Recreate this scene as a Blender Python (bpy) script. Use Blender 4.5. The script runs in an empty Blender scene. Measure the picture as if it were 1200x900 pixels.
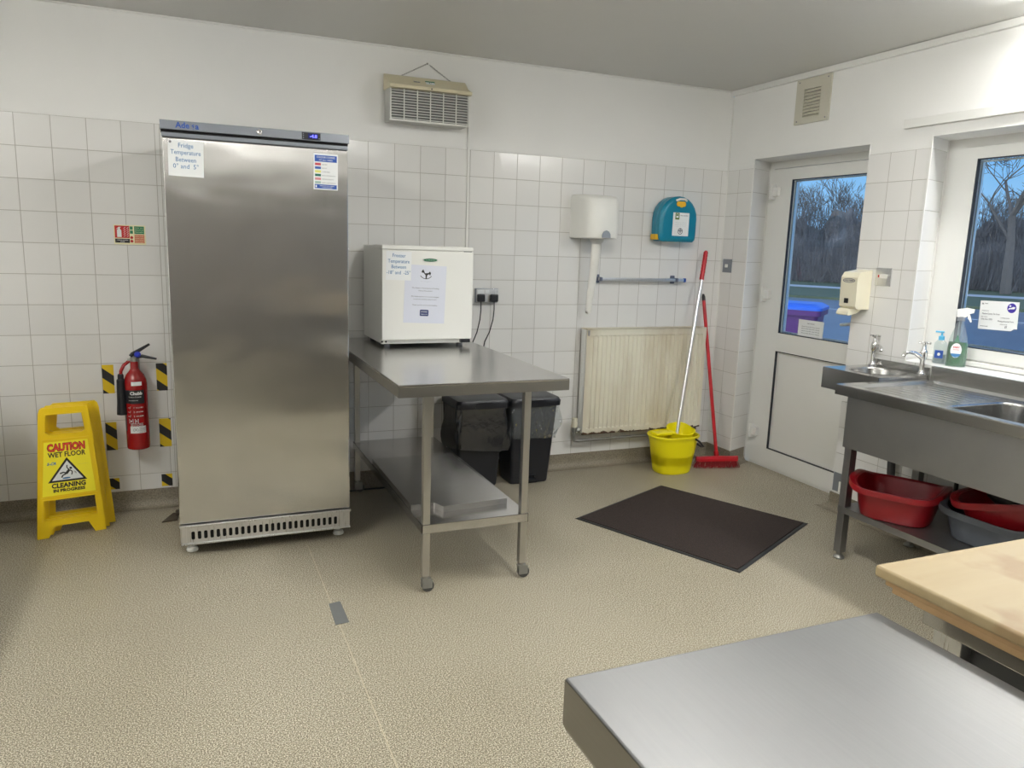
import bpy, bmesh, math, random
from mathutils import Vector, Matrix
from mathutils.geometry import tessellate_polygon
random.seed(7)
PI = math.pi
SC = bpy.context.scene
COL = SC.collection

# ---------------------------------------------------------------- camera
cam_d = bpy.data.cameras.new('camera'); cam = bpy.data.objects.new('camera', cam_d); COL.objects.link(cam)
R_ = Vector((0.92076911, -0.3887797, 0.03216509)); U_ = Vector((0.04036925, 0.17696792, 0.98338837)); F_ = Vector((0.38801363, 0.90417515, -0.17864134))
mw = Matrix(((R_.x, U_.x, -F_.x, -3.41377), (R_.y, U_.y, -F_.y, -4.36969), (R_.z, U_.z, -F_.z, 1.44886), (0, 0, 0, 1)))
cam.matrix_world = mw
cam_d.sensor_width = 36; cam_d.lens = 898.12 / 1200 * 36; cam_d.clip_start = 0.02; cam_d.clip_end = 500
SC.camera = cam
# ---------------------------------------------------------------- view and light levels
SC.view_settings.view_transform = 'Standard'; SC.view_settings.look = 'None'
SC.view_settings.gamma = 1; SC.view_settings.use_curve_mapping = False
SC.view_settings.exposure = 0.0
TUBE = 63.0          # emission of the fluorescent battens
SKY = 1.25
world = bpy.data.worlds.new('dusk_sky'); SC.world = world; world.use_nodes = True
wn = world.node_tree; wn.nodes.clear()
wo = wn.nodes.new('ShaderNodeOutputWorld'); wb = wn.nodes.new('ShaderNodeBackground')
wt = wn.nodes.new('ShaderNodeTexCoord'); wx = wn.nodes.new('ShaderNodeSeparateXYZ'); wr = wn.nodes.new('ShaderNodeValToRGB')
wn.links.new(wt.outputs['Generated'], wx.inputs[0]); wn.links.new(wx.outputs['Z'], wr.inputs[0])
# added glow: unseen half of the sky behind the building, brightened to light the thicket
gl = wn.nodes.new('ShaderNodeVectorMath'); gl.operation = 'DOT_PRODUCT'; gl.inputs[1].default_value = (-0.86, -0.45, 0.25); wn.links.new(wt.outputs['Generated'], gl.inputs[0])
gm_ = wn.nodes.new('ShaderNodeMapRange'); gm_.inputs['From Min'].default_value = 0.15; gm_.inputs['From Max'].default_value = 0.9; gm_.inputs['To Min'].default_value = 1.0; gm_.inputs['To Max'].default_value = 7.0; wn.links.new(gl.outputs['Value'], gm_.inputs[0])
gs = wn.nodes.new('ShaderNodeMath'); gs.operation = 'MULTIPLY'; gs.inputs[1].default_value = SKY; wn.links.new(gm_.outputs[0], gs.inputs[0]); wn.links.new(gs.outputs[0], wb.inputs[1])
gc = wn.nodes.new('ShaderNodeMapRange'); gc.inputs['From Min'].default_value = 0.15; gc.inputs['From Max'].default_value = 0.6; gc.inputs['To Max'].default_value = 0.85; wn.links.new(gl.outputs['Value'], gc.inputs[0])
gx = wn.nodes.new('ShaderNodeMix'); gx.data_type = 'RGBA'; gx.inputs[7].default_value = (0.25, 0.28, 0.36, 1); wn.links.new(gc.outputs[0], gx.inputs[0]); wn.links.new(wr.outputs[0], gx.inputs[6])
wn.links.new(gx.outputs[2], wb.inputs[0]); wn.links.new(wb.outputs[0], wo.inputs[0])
cr = wr.color_ramp; cr.elements[0].position = 0.0; cr.elements[0].color = (0.30, 0.52, 0.78, 1)
cr.elements[1].position = 0.5; cr.elements[1].color = (0.10, 0.26, 0.62, 1)
e_ = cr.elements.new(0.12); e_.color = (0.19, 0.45, 0.80, 1)

# ---------------------------------------------------------------- material helpers
def rgb(r, g, b):
    f = lambda c: (c / 255 / 12.92) if c / 255 <= 0.04045 else ((c / 255 + 0.055) / 1.055) ** 2.4
    return (f(r), f(g), f(b))
def new_mat(name):
    m = bpy.data.materials.new(name); m.use_nodes = True
    return m, m.node_tree, m.node_tree.nodes['Principled BSDF']
def pos_node(nt, scale=(1, 1, 1), obj=True):
    if obj:
        c = nt.nodes.new('ShaderNodeTexCoord').outputs['Object']
    else:
        c = nt.nodes.new('ShaderNodeNewGeometry').outputs['Position']
    mp = nt.nodes.new('ShaderNodeMapping'); mp.inputs['Scale'].default_value = scale
    nt.links.new(c, mp.inputs[0]); return mp.outputs[0]
def mat(name, col, rough=0.5, metal=0.0, var=0.06, vscale=8, bump=0.0, bscale=60, stretch=(1, 1, 1), emit=None, spec=0.5, coat=0, trans=0, sub=0):
    m, nt, b = new_mat(name)
    b.inputs['Roughness'].default_value = rough; b.inputs['Metallic'].default_value = metal
    b.inputs['Specular IOR Level'].default_value = spec
    b.inputs['Coat Weight'].default_value = coat; b.inputs['Transmission Weight'].default_value = trans
    v = pos_node(nt, stretch)
    n = nt.nodes.new('ShaderNodeTexNoise'); n.inputs['Scale'].default_value = vscale; n.inputs['Detail'].default_value = 4
    nt.links.new(v, n.inputs[0])
    mx = nt.nodes.new('ShaderNodeMix'); mx.data_type = 'RGBA'
    mx.inputs[6].default_value = tuple(max(0, c * (1 - var)) for c in col) + (1,)
    mx.inputs[7].default_value = tuple(min(1, c * (1 + var)) for c in col) + (1,)
    nt.links.new(n.outputs[0], mx.inputs[0]); nt.links.new(mx.outputs[2], b.inputs['Base Color'])
    if bump:
        n2 = nt.nodes.new('ShaderNodeTexNoise'); n2.inputs['Scale'].default_value = bscale; n2.inputs['Detail'].default_value = 3
        nt.links.new(v, n2.inputs[0])
        bp = nt.nodes.new('ShaderNodeBump'); bp.inputs['Strength'].default_value = bump; bp.inputs['Distance'].default_value = 0.002
        nt.links.new(n2.outputs[0], bp.inputs['Height']); nt.links.new(bp.outputs[0], b.inputs['Normal'])
    if emit:
        b.inputs['Emission Color'].default_value = emit[0] + (1,); b.inputs['Emission Strength'].default_value = emit[1]
    return m
def steel(name, col=(0.58, 0.57, 0.55), rough=0.3, stretch=(1, 60, 60), waves=0.0, wscale=3, scratch=0.12, aniso=0.0):
    m, nt, b = new_mat(name)
    b.inputs['Metallic'].default_value = 1.0
    if aniso:
        b.inputs['Anisotropic'].default_value = aniso; tg = nt.nodes.new('ShaderNodeTangent'); tg.direction_type = 'RADIAL'; tg.axis = 'Z'
        nt.links.new(tg.outputs[0], b.inputs['Tangent'])
    v = pos_node(nt, stretch)
    n = nt.nodes.new('ShaderNodeTexNoise'); n.inputs['Scale'].default_value = 5; n.inputs['Detail'].default_value = 5
    nt.links.new(v, n.inputs[0])
    r = nt.nodes.new('ShaderNodeMapRange'); r.inputs['To Min'].default_value = rough * 0.85; r.inputs['To Max'].default_value = rough * 1.2
    nt.links.new(n.outputs[0], r.inputs[0]); nt.links.new(r.outputs[0], b.inputs['Roughness'])
    v2 = pos_node(nt)
    n3 = nt.nodes.new('ShaderNodeTexNoise'); n3.inputs['Scale'].default_value = 7; n3.inputs['Detail'].default_value = 6
    nt.links.new(v2, n3.inputs[0])
    mx = nt.nodes.new('ShaderNodeMix'); mx.data_type = 'RGBA'
    mx.inputs[6].default_value = tuple(c * 0.9 for c in col) + (1,); mx.inputs[7].default_value = tuple(min(1, c * 1.08) for c in col) + (1,)
    nt.links.new(n3.outputs[0], mx.inputs[0]); nt.links.new(mx.outputs[2], b.inputs['Base Color'])
    bp = nt.nodes.new('ShaderNodeBump'); bp.inputs['Strength'].default_value = scratch; bp.inputs['Distance'].default_value = 0.0004
    nt.links.new(n.outputs[0], bp.inputs['Height'])
    last = bp
    if waves:
        n4 = nt.nodes.new('ShaderNodeTexNoise'); n4.inputs['Scale'].default_value = wscale; n4.inputs['Detail'].default_value = 1
        v4 = pos_node(nt, (1, 1, 1.6)); nt.links.new(v4, n4.inputs[0])
        b4 = nt.nodes.new('ShaderNodeBump'); b4.inputs['Strength'].default_value = 1; b4.inputs['Distance'].default_value = waves
        nt.links.new(n4.outputs[0], b4.inputs['Height']); nt.links.new(last.outputs[0], b4.inputs['Normal']); last = b4
    nt.links.new(last.outputs[0], b.inputs['Normal'])
    return m
def thin_glass(name, tint=(1, 1, 1), diff=0.0, rough=0.0, dcol=(0.8, 0.85, 0.9), refl=1.0, bump=0):
    m = bpy.data.materials.new(name); m.use_nodes = True; nt = m.node_tree; nt.nodes.clear()
    o = nt.nodes.new('ShaderNodeOutputMaterial'); t = nt.nodes.new('ShaderNodeBsdfTransparent'); t.inputs[0].default_value = tint + (1,)
    g = nt.nodes.new('ShaderNodeBsdfGlossy'); g.inputs['Roughness'].default_value = rough
    fr = nt.nodes.new('ShaderNodeFresnel'); fr.inputs[0].default_value = 1.0 + 0.5 * refl
    gg = nt.nodes.new('ShaderNodeNewGeometry')
    ff = M_(nt, 'MULTIPLY', fr.outputs[0], M_(nt, 'SUBTRACT', 1.0, gg.outputs['Backfacing']))
    mx = nt.nodes.new('ShaderNodeMixShader'); nt.links.new(ff, mx.inputs[0])
    src = t
    if diff:
        d = nt.nodes.new('ShaderNodeBsdfDiffuse'); d.inputs[0].default_value = dcol + (1,)
        m2 = nt.nodes.new('ShaderNodeMixShader'); m2.inputs[0].default_value = diff
        nt.links.new(t.outputs[0], m2.inputs[1]); nt.links.new(d.outputs[0], m2.inputs[2]); src = m2
    nt.links.new(src.outputs[0], mx.inputs[1]); nt.links.new(g.outputs[0], mx.inputs[2]); nt.links.new(mx.outputs[0], o.inputs[0])
    if bump:
        v = pos_node(nt); n = nt.nodes.new('ShaderNodeTexNoise'); n.inputs['Scale'].default_value = 40; nt.links.new(v, n.inputs[0])
        bp = nt.nodes.new('ShaderNodeBump'); bp.inputs['Distance'].default_value = bump; nt.links.new(n.outputs[0], bp.inputs['Height'])
        nt.links.new(bp.outputs[0], g.inputs['Normal']); nt.links.new(bp.outputs[0], fr.inputs['Normal'])
    return m
def M_(nt, op, a, b=None, c=None):
    n = nt.nodes.new('ShaderNodeMath'); n.operation = op
    for i, x in enumerate((a, b, c)):
        if x is None: continue
        if isinstance(x, (int, float)): n.inputs[i].default_value = x
        else: nt.links.new(x, n.inputs[i])
    return n.outputs[0]
def tile_mat(name, axis, off, split=None):
    """glazed 150 mm wall tiles with grey grout; lines at off + k*0.15 along the axis and at 1.985 - k*0.15 in z"""
    m, nt, b = new_mat(name)
    g = nt.nodes.new('ShaderNodeNewGeometry'); s = nt.nodes.new('ShaderNodeSeparateXYZ'); nt.links.new(g.outputs['Position'], s.inputs[0])
    a = s.outputs[0 if axis == 'x' else 1]
    if split:
        a = M_(nt, 'SUBTRACT', a, M_(nt, 'MULTIPLY', M_(nt, 'LESS_THAN', a, split[0]), split[1]))
    ua = M_(nt, 'DIVIDE', M_(nt, 'SUBTRACT', a, off), 0.15); uz = M_(nt, 'DIVIDE', M_(nt, 'SUBTRACT', s.outputs[2], 1.985), 0.15)
    def edge(u):
        f = M_(nt, 'FRACT', u); return M_(nt, 'MULTIPLY', M_(nt, 'MINIMUM', f, M_(nt, 'SUBTRACT', 1.0, f)), 0.15)
    d = M_(nt, 'MINIMUM', edge(ua), edge(uz)) if axis != 'z' else edge(uz)
    mr = nt.nodes.new('ShaderNodeMapRange'); mr.interpolation_type = 'SMOOTHSTEP'
    mr.inputs['From Min'].default_value = 0.0007; mr.inputs['From Max'].default_value = 0.0021; nt.links.new(d, mr.inputs[0])
    fac = mr.outputs[0]
    cb = nt.nodes.new('ShaderNodeCombineXYZ'); nt.links.new(M_(nt, 'FLOOR', ua), cb.inputs[0]); nt.links.new(M_(nt, 'FLOOR', uz), cb.inputs[1])
    wnz = nt.nodes.new('ShaderNodeTexWhiteNoise'); wnz.noise_dimensions = '2D'; nt.links.new(cb.outputs[0], wnz.inputs['Vector'])
    tm = nt.nodes.new('ShaderNodeMix'); tm.data_type = 'RGBA'; tm.inputs[6].default_value = (0.77, 0.765, 0.745, 1); tm.inputs[7].default_value = (0.815, 0.81, 0.79, 1)
    nt.links.new(wnz.outputs[0], tm.inputs[0])
    gm = nt.nodes.new('ShaderNodeMix'); gm.data_type = 'RGBA'; gm.inputs[6].default_value = (0.44, 0.42, 0.385, 1)
    nt.links.new(tm.outputs[2], gm.inputs[7]); nt.links.new(fac, gm.inputs[0]); nt.links.new(gm.outputs[2], b.inputs['Base Color'])
    rr = nt.nodes.new('ShaderNodeMapRange'); rr.inputs['To Min'].default_value = 0.8; rr.inputs['To Max'].default_value = 0.16
    nt.links.new(fac, rr.inputs[0]); nt.links.new(rr.outputs[0], b.inputs['Roughness'])
    nz = nt.nodes.new('ShaderNodeTexNoise'); nz.inputs['Scale'].default_value = 9; nz.inputs['Detail'].default_value = 1; nt.links.new(g.outputs['Position'], nz.inputs[0])
    h = M_(nt, 'ADD', M_(nt, 'MULTIPLY', fac, 0.0009), M_(nt, 'MULTIPLY', nz.outputs[0], 0.0012))
    bp = nt.nodes.new('ShaderNodeBump'); bp.inputs['Strength'].default_value = 1.0; bp.inputs['Distance'].default_value = 1.0
    nt.links.new(h, bp.inputs['Height']); nt.links.new(bp.outputs[0], b.inputs['Normal'])
    return m

# ---------------------------------------------------------------- materials
TILE_B = tile_mat('glazed_tiles_back', 'x', -0.05, (-3.511, -0.022))
TILE_R = tile_mat('glazed_tiles_right', 'y', -1.317)
TILE_Z = tile_mat('glazed_tiles_reveal', 'z', 0)
PAINT = mat('painted_plaster', (0.86, 0.86, 0.84), 0.6, bump=0.25, bscale=45, var=0.03, vscale=3)
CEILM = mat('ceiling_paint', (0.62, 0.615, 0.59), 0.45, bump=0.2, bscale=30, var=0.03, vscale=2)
UPVC = mat('white_upvc', (0.80, 0.80, 0.77), 0.28, var=0.015)
WHITE_GLOSS = mat('white_gloss_paint', (0.80, 0.80, 0.77), 0.3, var=0.02)
GASKET = mat('dark_gasket', (0.03, 0.035, 0.045), 0.5)
WHITE_PL = mat('white_plastic', (0.82, 0.82, 0.78), 0.3, var=0.015)
CREAM_PL = mat('cream_plastic', (0.78, 0.74, 0.58), 0.35, var=0.03)
BEIGE = mat('beige_enamel', (0.72, 0.66, 0.46), 0.4, var=0.05)
BLACK = mat('black_plastic', (0.009, 0.010, 0.014), 0.38)
BLACKP = mat('black_print', (0.02, 0.02, 0.02), 0.6)
GREYP = mat('grey_print', (0.22, 0.22, 0.24), 0.6)
DARK = mat('dark_void', (0.012, 0.012, 0.012), 0.8)
PAPER = mat('white_paper', (0.84, 0.86, 0.86), 0.35, var=0.02)
BLUEP = mat('blue_print', rgb(60, 120, 170), 0.5)
BLUED = mat('dark_blue_print', rgb(35, 80, 165), 0.5)
REDP = mat('red_print', rgb(190, 35, 35), 0.5)
GREENP = mat('green_print', rgb(40, 125, 85), 0.5)
CREAMP = mat('cream_print', rgb(235, 230, 190), 0.5)
ORANGEP = mat('salmon_print', rgb(205, 125, 95), 0.5)
ST_TOP = steel('worn_steel_top', (0.165, 0.166, 0.165), 0.42, (40, 1.5, 40), scratch=0.25)
ST_TBL = steel('table_steel', (0.56, 0.55, 0.535), 0.22, (1.5, 40, 40), scratch=0.15, waves=0.0012, wscale=4)
ST_SHEET = steel('folded_sheet_steel', (0.50, 0.49, 0.475), 0.24, (1.5, 40, 40), scratch=0.15)
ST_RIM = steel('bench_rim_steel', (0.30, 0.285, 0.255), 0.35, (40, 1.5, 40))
ST_LEG = steel('leg_steel', (0.52, 0.51, 0.48), 0.32, (40, 40, 1.5))
ST_DOOR = steel('fridge_door_steel', (0.60, 0.59, 0.57), 0.21, (50, 50, 0.8), waves=0.0030, wscale=3.2, scratch=0.1, aniso=0.95)
ST_SINK = steel('sink_steel', (0.50, 0.495, 0.48), 0.24, (40, 1.5, 40), scratch=0.12)
ST_DULL = steel('dull_steel', (0.36, 0.36, 0.36), 0.42, (1.5, 40, 40))
CHROME = steel('chrome', (0.80, 0.80, 0.80), 0.10, scratch=0.02)
ALU = steel('brushed_aluminium', (0.72, 0.72, 0.72), 0.28, (60, 60, 1.0))
GREYMET = mat('grey_painted_metal', rgb(135, 140, 148), 0.4, metal=0.3)
GALV = mat('galvanised_metal', (0.32, 0.32, 0.30), 0.45, metal=0.7, var=0.25, vscale=25)
YEL_SIGN = mat('yellow_sign_plastic', rgb(238, 202, 20), 0.4, var=0.04)
YEL_STK = mat('yellow_sticker', rgb(250, 235, 50), 0.35, var=0.01)
YEL_BKT = mat('yellow_bucket_plastic', rgb(246, 232, 12), 0.35, var=0.02)
RED_EXT = mat('red_enamel', rgb(150, 20, 22), 0.22, var=0.03)
RED_PL = mat('red_plastic', rgb(185, 22, 35), 0.35, var=0.04)
RED_BOWL = mat('red_bowl_plastic', rgb(128, 12, 22), 0.32, var=0.04)
BLUEKNOB = mat('blue_safety_tag', rgb(30, 50, 190), 0.4)
TEAL = mat('teal_plastic', rgb(0, 122, 150), 0.3, var=0.04)
YEL_CLIP = mat('mustard_clip', rgb(232, 180, 30), 0.4)
GREYBOWL = mat('grey_translucent_plastic', (0.075, 0.085, 0.10), 0.35, var=0.08)
LIGHTBLUE = mat('sky_blue_plastic', rgb(95, 185, 225), 0.3)
BLACKBAG = mat('black_bin_liner', (0.010, 0.011, 0.014), 0.17, bump=1.0, bscale=22, spec=0.9)
CLEARBAG = thin_glass('clear_bin_liner', (0.90, 0.92, 0.93), diff=0.10, rough=0.10, dcol=(0.7, 0.75, 0.78), bump=0.05)
GLASS = thin_glass('window_glass', (0.93, 0.96, 0.96), refl=1.0)
CLEARPL = thin_glass('clear_bottle_plastic', (0.88, 0.92, 0.91), diff=0.12, rough=0.05)
GREENLIQ = mat('green_soap', (0.008, 0.15, 0.03), 0.12, trans=0.35, var=0.05)
GELLIQ = mat('clear_gel', (0.55, 0.62, 0.64), 0.15, trans=0.5, var=0.03)
DISPLAYB = mat('blue_led_display', (0.02, 0.02, 0.2), 0.3, emit=((0.12, 0.12, 1.0), 3.0))
RUBBER = mat('grey_rubber', (0.18, 0.18, 0.165), 0.6)
TAPEG = mat('grey_floor_tape', rgb(105, 108, 108), 0.5, var=0.1, vscale=30)
ASPHALT = mat('wet_asphalt', (0.15, 0.16, 0.19), 0.32, var=0.25, vscale=0.6, bump=0.3, bscale=20)
GRASSM = mat('rough_grass', (0.085, 0.105, 0.05), 0.8, var=0.35, vscale=1.2)
KERBM = mat('pale_concrete', (0.42, 0.42, 0.42), 0.7, var=0.1)
BARK = mat('bark', (0.12, 0.10, 0.08), 0.85, var=0.3)
BRUSHM = mat('winter_brushwood', (0.17, 0.155, 0.14), 0.9, var=0.4, vscale=0.8)
EVERG = mat('evergreen_needles', (0.05, 0.10, 0.06), 0.85, var=0.4, vscale=3)
PURPLE = mat('purple_bin_plastic', rgb(95, 40, 105), 0.4)
BLUELID = mat('blue_bin_lid', rgb(55, 110, 210), 0.35)

def floor_mat(name='speckled_safety_vinyl', cove_=False):
    m, nt, b = new_mat(name)
    v = pos_node(nt, obj=False)
    n = nt.nodes.new('ShaderNodeTexNoise'); n.inputs['Scale'].default_value = 235; n.inputs['Detail'].default_value = 3; n.inputs['Roughness'].default_value = 0.65; nt.links.new(v, n.inputs[0])
    r = nt.nodes.new('ShaderNodeValToRGB'); e = r.color_ramp.elements
    e[0].position = 0.40; e[0].color = (0.13, 0.11, 0.075, 1); e[1].position = 0.60; e[1].color = (0.74, 0.70, 0.57, 1)
    k = r.color_ramp.elements.new(0.5); k.color = (0.31, 0.27, 0.19, 1)
    if cove_:   # skirting: much less fleck contrast, with its shade put into darker colours
        e[0].color = (0.17, 0.145, 0.105, 1); e[1].color = (0.25, 0.22, 0.165, 1); e[2].color = (0.33, 0.295, 0.23, 1)
    nt.links.new(n.outputs[0], r.inputs[0])
    n2 = nt.nodes.new('ShaderNodeTexNoise'); n2.inputs['Scale'].default_value = 1.3; n2.inputs['Detail'].default_value = 4; nt.links.new(v, n2.inputs[0])
    mx = nt.nodes.new('ShaderNodeMix'); mx.data_type = 'RGBA'; mx.blend_type = 'MULTIPLY'; mx.inputs[0].default_value = 1
    r2 = nt.nodes.new('ShaderNodeValToRGB'); r2.color_ramp.elements[0].position = 0.3; r2.color_ramp.elements[0].color = (0.88, 0.87, 0.85, 1); r2.color_ramp.elements[1].position = 0.6; r2.color_ramp.elements[1].color = (1, 1, 1, 1)
    nt.links.new(n2.outputs[0], r2.inputs[0]); nt.links.new(r.outputs[0], mx.inputs[6]); nt.links.new(r2.outputs[0], mx.inputs[7])
    nt.links.new(mx.outputs[2], b.inputs['Base Color']); b.inputs['Roughness'].default_value = 0.42
    bp = nt.nodes.new('ShaderNodeBump'); bp.inputs['Strength'].default_value = 0.12; bp.inputs['Distance'].default_value = 0.001
    nt.links.new(n.outputs[0], bp.inputs['Height']); nt.links.new(bp.outputs[0], b.inputs['Normal'])
    return m
FLOORM = floor_mat(); COVEM = floor_mat('shaded_vinyl_skirting', True)
def mat_mat():
    m, nt, b = new_mat('door_mat_pile')
    v = pos_node(nt, obj=False)
    n = nt.nodes.new('ShaderNodeTexNoise'); n.inputs['Scale'].default_value = 260; n.inputs['Detail'].default_value = 3; nt.links.new(v, n.inputs[0])
    r = nt.nodes.new('ShaderNodeValToRGB'); e = r.color_ramp.elements
    e[0].position = 0.35; e[0].color = (0.012, 0.008, 0.007, 1); e[1].position = 0.7; e[1].color = (0.048, 0.030, 0.025, 1)
    nt.links.new(n.outputs[0], r.inputs[0]); nt.links.new(r.outputs[0], b.inputs['Base Color']); b.inputs['Roughness'].default_value = 0.95
    bp = nt.nodes.new('ShaderNodeBump'); bp.inputs['Distance'].default_value = 0.003; nt.links.new(n.outputs[0], bp.inputs['Height']); nt.links.new(bp.outputs[0], b.inputs['Normal'])
    return m
MATM = mat_mat()
def wood_mat(name, c1, c2, scale=(1, 8, 8), stain=True):
    m, nt, b = new_mat(name)
    v = pos_node(nt, scale); n = nt.nodes.new('ShaderNodeTexNoise'); n.inputs['Scale'].default_value = 4; n.inputs['Detail'].default_value = 6; nt.links.new(v, n.inputs[0])
    mx = nt.nodes.new('ShaderNodeMix'); mx.data_type = 'RGBA'; mx.inputs[6].default_value = c1 + (1,); mx.inputs[7].default_value = c2 + (1,)
    nt.links.new(n.outputs[0], mx.inputs[0]); out = mx.outputs[2]
    if stain:
        v2 = pos_node(nt); n2 = nt.nodes.new('ShaderNodeTexNoise'); n2.inputs['Scale'].default_value = 9; n2.inputs['Detail'].default_value = 3; nt.links.new(v2, n2.inputs[0])
        r = nt.nodes.new('ShaderNodeValToRGB'); r.color_ramp.elements[0].position = 0.56; r.color_ramp.elements[0].color = (1, 1, 1, 1); r.color_ramp.elements[1].position = 0.68; r.color_ramp.elements[1].color = (0.80, 0.70, 0.62, 1)
        nt.links.new(n2.outputs[0], r.inputs[0])
        m2 = nt.nodes.new('ShaderNodeMix'); m2.data_type = 'RGBA'; m2.blend_type = 'MULTIPLY'; m2.inputs[0].default_value = 1
        nt.links.new(out, m2.inputs[6]); nt.links.new(r.outputs[0], m2.inputs[7]); out = m2.outputs[2]
    nt.links.new(out, b.inputs['Base Color']); b.inputs['Roughness'].default_value = 0.5
    return m
WOODTOP = wood_mat('pale_board_wood', (0.36, 0.265, 0.13), (0.43, 0.34, 0.19))
WOODEDGE = wood_mat('board_edge_wood', (0.36, 0.22, 0.10), (0.50, 0.33, 0.165), stain=False)
def rad_mat():
    m, nt, b = new_mat('aged_cream_radiator_paint')
    v = pos_node(nt, (3, 3, 0.7), obj=False); n = nt.nodes.new('ShaderNodeTexNoise'); n.inputs['Scale'].default_value = 1.6; n.inputs['Detail'].default_value = 4; nt.links.new(v, n.inputs[0])
    r = nt.nodes.new('ShaderNodeValToRGB'); e = r.color_ramp.elements; e[0].position = 0.42; e[0].color = (0.78, 0.75, 0.62, 1); e[1].position = 0.68; e[1].color = (0.56, 0.49, 0.36, 1)
    nt.links.new(n.outputs[0], r.inputs[0])
    g = nt.nodes.new('ShaderNodeNewGeometry'); s = nt.nodes.new('ShaderNodeSeparateXYZ'); nt.links.new(g.outputs['Position'], s.inputs[0])
    n2 = nt.nodes.new('ShaderNodeTexNoise'); n2.inputs['Scale'].default_value = 26; n2.inputs['Detail'].default_value = 3; nt.links.new(g.outputs['Position'], n2.inputs[0])
    lim = M_(nt, 'ADD', 0.215, M_(nt, 'MULTIPLY', n2.outputs[0], 0.078))
    rust = M_(nt, 'LESS_THAN', s.outputs[2], lim)
    mx = nt.nodes.new('ShaderNodeMix'); mx.data_type = 'RGBA'; mx.inputs[7].default_value = (0.10, 0.055, 0.035, 1)
    nt.links.new(r.outputs[0], mx.inputs[6]); nt.links.new(rust, mx.inputs[0]); nt.links.new(mx.outputs[2], b.inputs['Base Color']); b.inputs['Roughness'].default_value = 0.4
    return m
RADM = rad_mat()
TUBEM = mat('lit_diffuser', (0.9, 0.9, 0.88), 0.4, emit=((1.0, 0.99, 0.955), TUBE))
def hazard_mat(name, s0):
    m, nt, b = new_mat(name)
    c = nt.nodes.new('ShaderNodeTexCoord'); s = nt.nodes.new('ShaderNodeSeparateXYZ'); nt.links.new(c.outputs['Object'], s.inputs[0])
    u = M_(nt, 'FRACT', M_(nt, 'DIVIDE', M_(nt, 'ADD', M_(nt, 'ADD', s.outputs[2], M_(nt, 'MULTIPLY', s.outputs[0], 0.8)), 1.12 - s0 + 0.025), 0.112))
    f = M_(nt, 'LESS_THAN', u, 0.46)
    mx = nt.nodes.new('ShaderNodeMix'); mx.data_type = 'RGBA'; mx.inputs[6].default_value = rgb(222, 190, 30) + (1,); mx.inputs[7].default_value = (0.015, 0.015, 0.017, 1)
    nt.links.new(f, mx.inputs[0]); nt.links.new(mx.outputs[2], b.inputs['Base Color']); b.inputs['Roughness'].default_value = 0.4
    return m


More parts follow.
